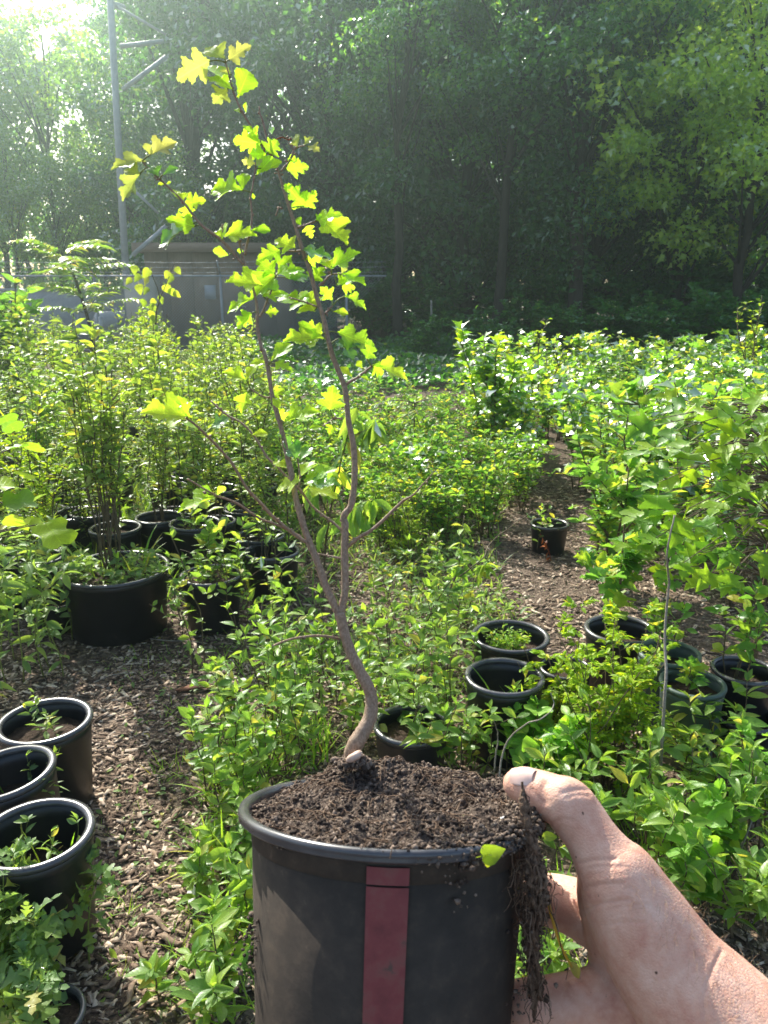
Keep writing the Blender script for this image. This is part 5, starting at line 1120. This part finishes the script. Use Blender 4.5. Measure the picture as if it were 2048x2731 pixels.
# leaves: base x, y, tip x, y, seen width to length, shape, material (y = young), depth offset
LV = [(560, 162, 468, 207, .72, 'b', 'y'), (600, 157, 547, 122, .6, 'a', 'y'), (610, 160, 665, 117, .62, 'b', 'y'), (620, 236, 545, 153, .28, 'c', 'h'), (622, 240, 555, 200, .42, 'a', 'h'), (633, 262, 667, 183, .62, 'c', 'h'), (607, 236, 570, 272, .8, 'a', 'y'),
      (657, 302, 653, 273, .42, 'c', 'h'), (643, 303, 628, 288, .5, 'c', 'h'), (618, 200, 588, 187, .5, 'a', 'y'), (697, 384, 620, 371, .78, 'b', 'h'), (690, 374, 652, 334, .6, 'a', 'h'), (711, 408, 742, 372, 1.0, 'b', 'h'), (712, 411, 665, 410, .85, 'a', 'h'), (682, 437, 646, 427, .8, 'a', 'y'),
      (683, 443, 698, 424, .6, 'a', 'y'), (684, 468, 722, 418, .5, 'c', 'h'), (707, 453, 748, 427, .45, 'c', 'h'), (763, 453, 824, 440, .72, 'b', 'h'), (767, 431, 788, 417, .7, 'c', 'h'), (793, 393, 786, 357, .62, 'a', 'y'), (810, 387, 834, 363, .5, 'a', 'y'), (820, 390, 851, 401, .55, 'a', 'y'),
      (400, 414, 466, 371, .55, 'd', 'y'), (400, 414, 388, 380, .6, 'c', 'y'), (390, 431, 297, 437, .32, 'd', 'y'), (374, 464, 320, 528, .5, 'd', 'y'), (374, 464, 330, 450, .6, 'a', 'y'), (424, 471, 392, 437, .62, 'a', 'g'), (433, 468, 473, 444, .42, 'c', 'g'), (443, 492, 455, 485, .5, 'c', 'h'), (440, 492, 422, 490, .5, 'c', 'h'),
      (490, 540, 462, 502, .52, 'a', 'h'), (493, 544, 544, 532, .72, 'b', 'h'), (497, 547, 501, 590, .95, 'b', 'h'), (520, 605, 445, 578, .6, 'b', 'h'), (505, 608, 416, 645, .45, 'd', 'g'), (595, 632, 677, 617, .42, 'd', 'h'), (592, 640, 597, 592, .5, 'a', 'h'), (670, 614, 720, 610, .45, 'c', 'h'), (610, 681, 573, 667, .55, 'c', 'h'),
      (650, 671, 634, 667, .7, 'c', 'h'), (647, 508, 559, 497, .58, 'd', 'h'), (647, 508, 650, 458, .6, 'c', 'h'), (673, 514, 677, 530, .6, 'c', 'h'), (813, 552, 763, 490, .72, 'b', 'h'), (813, 552, 843, 508, .8, 'b', 'h'), (803, 601, 791, 580, .8, 'c', 'h'), (817, 601, 833, 634, .95, 'b', 'h'), (845, 588, 909, 566, .5, 'b', 'h'), (858, 586, 926, 636, .5, 'd', 'h'),
      (842, 588, 858, 572, .7, 'a', 'h'), (862, 580, 906, 604, .5, 'a', 'g'), (787, 661, 731, 635, .72, 'b', 'h'), (747, 668, 688, 688, .65, 'b', 'h'), (807, 667, 888, 681, .38, 'b', 'g'), (813, 694, 858, 683, .85, 'a', 'h'), (883, 718, 951, 666, .48, 'd', 'h'), (883, 718, 859, 686, .65, 'a', 'h'), (830, 751, 864, 709, .75, 'b', 'h'), (910, 731, 974, 750, .32, 'd', 'h'),
      (910, 731, 921, 707, .6, 'c', 'y'), (897, 761, 944, 737, .55, 'a', 'h'), (910, 768, 948, 766, .85, 'b', 'h'), (917, 790, 979, 817, .38, 'd', 'h'), (887, 801, 856, 766, .8, 'a', 'h'), (840, 831, 799, 772, .82, 'b', 'h'), (887, 831, 929, 833, .45, 'c', 'h'), (700, 761, 609, 741, .5, 'd', 'h'), (733, 728, 682, 690, .8, 'b', 'h'), (740, 728, 774, 680, .62, 'a', 'h'), (740, 731, 811, 712, .45, 'b', 'h'),
      (743, 731, 669, 784, .55, 'd', 'h'), (767, 744, 822, 732, .6, 'a', 'g'), (677, 798, 602, 824, .38, 'd', 'h'), (700, 791, 768, 776, .5, 'b', 'h'), (825, 812, 740, 786, .5, 'b', 'h'), (671, 834, 630, 874, .72, 'b', 'h'), (707, 834, 741, 829, .75, 'a', 'h'), (867, 904, 762, 897, .45, 'd', 'h'), (860, 893, 802, 859, .62, 'b', 'h'), (900, 887, 1006, 923, .52, 'b', 'h'), (903, 901, 944, 954, .5, 'a', 'g'),
      (977, 958, 994, 909, .75, 'b', 'h'), (993, 974, 1089, 1001, .4, 'd', 'h'), (993, 977, 1024, 998, 1.0, 'b', 'h'), (967, 984, 952, 962, .65, 'c', 'h'), (940, 1008, 906, 976, .42, 'c', 'h'), (960, 1005, 985, 1012, .4, 'c', 'h'), (713, 968, 666, 967, .45, 'c', 'h'), (723, 964, 773, 909, .45, 'c', 'h'), (733, 968, 779, 984, .55, 'b', 'h'), (730, 954, 786, 957, .38, 'd', 'g'), (657, 1014, 598, 987, .52, 'd', 'h'), (657, 1014, 676, 972, .5, 'c', 'h'),
      (660, 1044, 640, 1098, .62, 'd', 'h'), (723, 1058, 758, 1035, .75, 'b', 'h'), (726, 1060, 744, 1084, .55, 'c', 'h'), (757, 1128, 848, 1087, .42, 'd', 'h'), (757, 1128, 746, 1088, .65, 'a', 'h'), (880, 1094, 888, 1028, 1.0, 'b', 'h'), (887, 1133, 877, 1158, 1.2, 'b', 'h'), (860, 1138, 826, 1141, .42, 'c', 'h'), (513, 1114, 386, 1087, .55, 'd', 'h'), (500, 1112, 478, 1056, .62, 'a', 'h'), (530, 1148, 492, 1119, .42, 'c', 'h'), (563, 1141, 607, 1112, .55, 'a', 'g'),
      (577, 1328, 472, 1351, .36, 'd', 'h'), (570, 1321, 536, 1296, .5, 'c', 'h'), (578, 1321, 598, 1295, .55, 'c', 'h'), (793, 1234, 756, 1159, .42, 'd', 'g'), (797, 1231, 828, 1189, .45, 'c', 'g'), (780, 1192, 798, 1176, .9, 'a', 'h'), (817, 1294, 903, 1284, .34, 'd', 'g'), (810, 1291, 891, 1242, .38, 'b', 'h'), (800, 1284, 732, 1301, .5, 'b', 'h'), (823, 1301, 901, 1321, .45, 'b', 'h'), (670, 1161, 714, 1152, .45, 'c', 'h'), (763, 1248, 729, 1229, .55, 'a', 'h'), (800, 1270, 835, 1225, .5, 'a', 'h')]
ALLP = np.vstack([l[::2] for l in LINES]); rg = np.random.default_rng(401)
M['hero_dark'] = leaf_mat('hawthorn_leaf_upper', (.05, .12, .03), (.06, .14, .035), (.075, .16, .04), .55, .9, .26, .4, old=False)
for k, (bx, by, tx, ty, w, sh, mt) in enumerate(LV):
    d0 = .45
    dr = (ALLP - EYE); dep = dr @ FWD; sx = 1024 + FPX * (dr @ RGT) / dep; sy = 1365.5 - FPX * (dr @ UPV) / dep
    j = int(np.argmin((sx - bx) ** 2 + (sy - by) ** 2)); d0 = dep[j] + rg.normal(0, .004)
    Lp = math.hypot(tx - bx, ty - by); fore = math.sqrt(max(0, 1 / max(.55, min(1, Lp / 70)) ** 2 - 1)) * .4
    d1 = d0 + rg.choice([-1, 1]) * (rg.uniform(.1, .5)) * Lp * d0 / FPX
    A, B = at_depth(bx, by, d0), at_depth(tx, ty, d1); y = B - A; Ln = np.linalg.norm(y); y = y / Ln; Ln *= 1.02; v = nrm(EYE - A)
    x0 = nrm(np.cross(y, v)); z0 = np.cross(x0, y); nat = {'a': .88, 'b': .86, 'c': .66, 'd': .80}[sh]; w_ = w * 1.06
    ang = math.acos(min(1, w_ / nat)) * rg.choice([-1, 1]) if w_ < nat else rg.normal(0, .2); sxw = max(1.0, w_ / nat)
    z = z0 * math.cos(ang) + x0 * math.sin(ang)
    if z[2] < 0 and abs(ang) > .5: z = z0 * math.cos(ang) - x0 * math.sin(ang)
    x = np.cross(y, z); flip = 1 if z[2] > 0 else -1
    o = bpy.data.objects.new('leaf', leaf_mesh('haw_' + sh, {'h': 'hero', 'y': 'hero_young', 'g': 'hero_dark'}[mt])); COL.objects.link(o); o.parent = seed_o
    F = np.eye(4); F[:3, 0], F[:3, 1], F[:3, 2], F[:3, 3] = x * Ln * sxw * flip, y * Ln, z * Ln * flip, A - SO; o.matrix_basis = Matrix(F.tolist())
    gap = np.linalg.norm(ALLP[j] - A)
    if .0012 < gap < .02: MB().tube(smoothline(np.array([ALLP[j], (ALLP[j] + A) / 2 + UPV * gap * .08, A + y * Ln * .03]) - SO, 6), [.00045, .0004, .0004, .0004, .0004, .0004], 6).build('petiole', M['green_stem'], seed_o, True)

# ---- the hand: one continuous body grown from tapered limbs
def blend_body(chains, voxel, name, mat, parent):
    mb = MB()
    for ch in chains:
        P = np.array([at_depth(a, c, d) if len(q) == 4 else np.array(q[:3]) for q in ch for a, c, d in [q[:3]]]); r = np.array([q[3] * q[2] / FPX if not (len(q) > 4) else q[3] for q in ch])
        n = 7 * len(ch); t = np.linspace(0, len(ch) - 1, n); Pf = smoothline(P, n); rf = np.interp(t, np.arange(len(ch)), r); rf = np.convolve(np.pad(rf, 3, 'edge'), np.ones(7) / 7, 'valid')
        # rounded ends
        ua = nrm(Pf[0] - Pf[1]); ub = nrm(Pf[-1] - Pf[-2]); h = [.35, .65, .87, .98]
        Pa = [Pf[0] + ua * rf[0] * q for q in h[::-1]]; ra = [rf[0] * math.sqrt(1 - q * q) for q in h[::-1]]; Pb = [Pf[-1] + ub * rf[-1] * q for q in h]; rb = [rf[-1] * math.sqrt(1 - q * q) for q in h]
        mb.tube(np.vstack([Pa, Pf, Pb]), np.concatenate([ra, rf, rb]), 28)
    o = mb.build(name, M[mat], parent, True)
    m = o.modifiers.new('r', 'REMESH'); m.mode = 'VOXEL'; m.voxel_size = voxel; m.use_smooth_shade = True
    s_ = o.modifiers.new('s', 'SMOOTH'); s_.factor = .5; s_.iterations = 7
    me = bpy.data.meshes.new_from_object(o.evaluated_get(bpy.context.evaluated_depsgraph_get())); o.modifiers.clear(); old = o.data; o.data = me; bpy.data.meshes.remove(old)
    return o
person = thing('person', 'bare right forearm and hand gripping the held black pot', 'person')
ch_thumb = [(1383, 2092, .408, 41), (1405, 2098, .405, 50), (1440, 2112, .401, 57), (1475, 2128, .397, 62), (1512, 2146, .393, 73), (1548, 2190, .390, 71), (1580, 2238, .386, 70), (1612, 2290, .383, 86), (1645, 2340, .380, 108), (1700, 2445, .376, 132), (1788, 2585, .370, 152), (1884, 2698, .362, 174), (2020, 2848, .350, 200), (2200, 3040, .335, 225), (2500, 3300, .30, 255)]
ch_fore = [(2200, 3050, .335, 236), (2450, 3250, .31, 245), (2700, 3600, .28, 250)]
ch_index = [(1720, 2500, .405, 110), (1630, 2470, .415, 84), (1545, 2425, .425, 74), (1475, 2402, .435, 67), (1390, 2392, .455, 62), (1300, 2390, .478, 56), (1220, 2395, .492, 50), (1150, 2400, .500, 42)]
ch_mid = [(1720, 2640, .400, 120), (1600, 2668, .400, 84), (1480, 2680, .402, 72), (1395, 2684, .412, 66), (1310, 2690, .452, 60), (1200, 2680, .488, 54), (1120, 2685, .497, 46)]
ch_ring = [(1760, 2760, .398, 110), (1640, 2800, .398, 78), (1510, 2812, .400, 70), (1400, 2815, .412, 64), (1300, 2820, .462, 58), (1200, 2825, .480, 52)]
ch_little = [(1800, 2860, .392, 90), (1725, 2790, .390, 62), (1660, 2735, .390, 48), (1600, 2694, .391, 40), (1556, 2660, .393, 35), (1533, 2640, .395, 29)]
ch_palm = [(1640, 2480, .405, 80), (1680, 2560, .405, 120), (1720, 2680, .402, 135), (1770, 2800, .396, 140), (1880, 2900, .380, 150)]
ch_web = [(1600, 2330, .39, 60), (1610, 2400, .40, 70), (1640, 2480, .405, 80)]
hand = blend_body([ch_thumb, ch_index, ch_mid, ch_ring, ch_little, ch_palm, ch_web], .0009, 'body', 'skin', person)
# creases of thumb, its base and the wrist, pressed into the mesh
co = np.array([v.co for v in hand.data.vertices]); no_ = np.array([v.normal for v in hand.data.vertices]); dp = (co - EYE) @ FWD
qx = 1024 + FPX * ((co - EYE) @ RGT) / dp; qy = 1365.5 - FPX * ((co - EYE) @ UPV) / dp; face = np.clip(-(no_ @ FWD) * 3, 0, 1)
push = np.zeros(len(co))
for pts, dep_, wd in (([(1500, 2116), (1537, 2107), (1575, 2106)], .0009, 9), ([(1508, 2128), (1540, 2120), (1570, 2122)], .0006, 8), ([(1548, 2304), (1580, 2295), (1640, 2292)], .0010, 8), ([(1560, 2318), (1600, 2312), (1660, 2314)], .0005, 7), ([(1562, 2366), (1613, 2358), (1660, 2356)], .0011, 8), ([(1600, 2372), (1650, 2368), (1700, 2372)], .0005, 7),
                     ([(1560, 2424), (1613, 2408), (1680, 2400)], .0010, 8), ([(1630, 2424), (1675, 2415), (1730, 2414)], .0006, 7), ([(1420, 2105), (1434, 2124), (1446, 2140)], .0007, 8), ([(1455, 2090), (1448, 2110), (1456, 2140)], .0010, 12), ([(1925, 2535), (1896, 2595), (1877, 2664), (1884, 2740)], .0009, 9), ([(1680, 2250), (1707, 2257), (1725, 2270)], .0006, 8), ([(1470, 2200), (1500, 2185), (1530, 2190)], .0006, 8), ([(1610, 2470), (1660, 2460), (1720, 2462)], .0005, 8)):
    L_ = smoothline(np.array([(a, b, 0) for a, b in pts], float), 30)[:, :2]; dd_ = np.min(np.hypot(qx[:, None] - L_[None, :, 0], qy[:, None] - L_[None, :, 1]), 1) if len(co) < 60000 else np.min([np.hypot(qx - a, qy - b) for a, b in L_], 0)
    wd *= .62; push += .62 * dep_ * (np.exp(-(dd_ / wd) ** 2) - .22 * np.exp(-((dd_ - 2.6 * wd) / (1.4 * wd)) ** 2))
for cx_, cy_, rr2, hh_ in ((1505, 2085, 34, .0013), (1660, 2330, 70, .0008), (1400, 2125, 40, .0006)):
    push -= hh_ * np.exp(-((qx - cx_) ** 2 + (qy - cy_) ** 2) / rr2 ** 2)
co2 = co - no_ * (push * face)[:, None]
hand.data.vertices.foreach_set('co', co2.astype(np.float32).ravel()); hand.data.update()
# thumb nail: a curved plate on the upper face of the tip
TA, TB = at_depth(1362, 2061, .4046), at_depth(1428, 2065, .3966); ty_ = nrm(TB - TA); tn = nrm(UPV * .80 - FWD * .45 - RGT * .10); tn = nrm(tn - ty_ * (tn @ ty_)); tx_ = np.cross(ty_, tn)
V = []; n1, n2 = 9, 9
for k in range(2):
    for u in np.linspace(0, 1, n1):
        for w in np.linspace(-1, 1, n2):
            wid = .0062 * (1 - .35 * abs(u - .55) ** 2 * 4 * .5); V.append(TA + ty_ * (.0005 + .0122 * u) + tx_ * wid * w + tn * (.0000 + .0013 * (1 - w * w) - .0022 * w * w + .0006 * math.sin(math.pi * u) - .0011 * u ** 3 + (.0004 if k == 0 else -.0004)))
N_ = n1 * n2; Q = [[i * n2 + j, i * n2 + j + 1, (i + 1) * n2 + j + 1, (i + 1) * n2 + j] for i in range(n1 - 1) for j in range(n2 - 1)]; Q += [[q + N_ for q in f[::-1]] for f in Q]
MB().add(V, Q=Q).build('thumb_nail', M['nail'], person, True)
# fine hairs on the wrist
rg = np.random.default_rng(501); vs = np.array([v.co for v in hand.data.vertices]); ns = np.array([v.normal for v in hand.data.vertices]); dd = (vs - EYE) @ FWD; hx = 1024 + FPX * ((vs - EYE) @ RGT) / dd; hy = 1365.5 - FPX * ((vs - EYE) @ UPV) / dd
ok = np.where((hx > 1680) & (hx < 2150) & (hy > 2280) & (hy < 2800) & (ns @ FWD < .35) & ((hx - 1640) * .72 - (hy - 2210) * .70 > -120))[0]
mb = MB()
for i in rg.choice(ok, min(420, len(ok)), False):
    d = nrm(ns[i] * .55 + RGT * -.35 + UPV * -.5 + rg.normal(0, .3, 3)); L = rg.uniform(.004, .009); mb.tube(np.array([vs[i], vs[i] + d * L * .5, vs[i] + d * L - UPV * L * .15]), [.00006, .00005, .00002], 3, False)
tag(mb.build('arm_hair', rough_mat('fair_hair', [(.3, (.25, .14, .07)), (.7, (.40, .25, .13))], 50, 2, .4, .0, .001), person), kind='stuff')
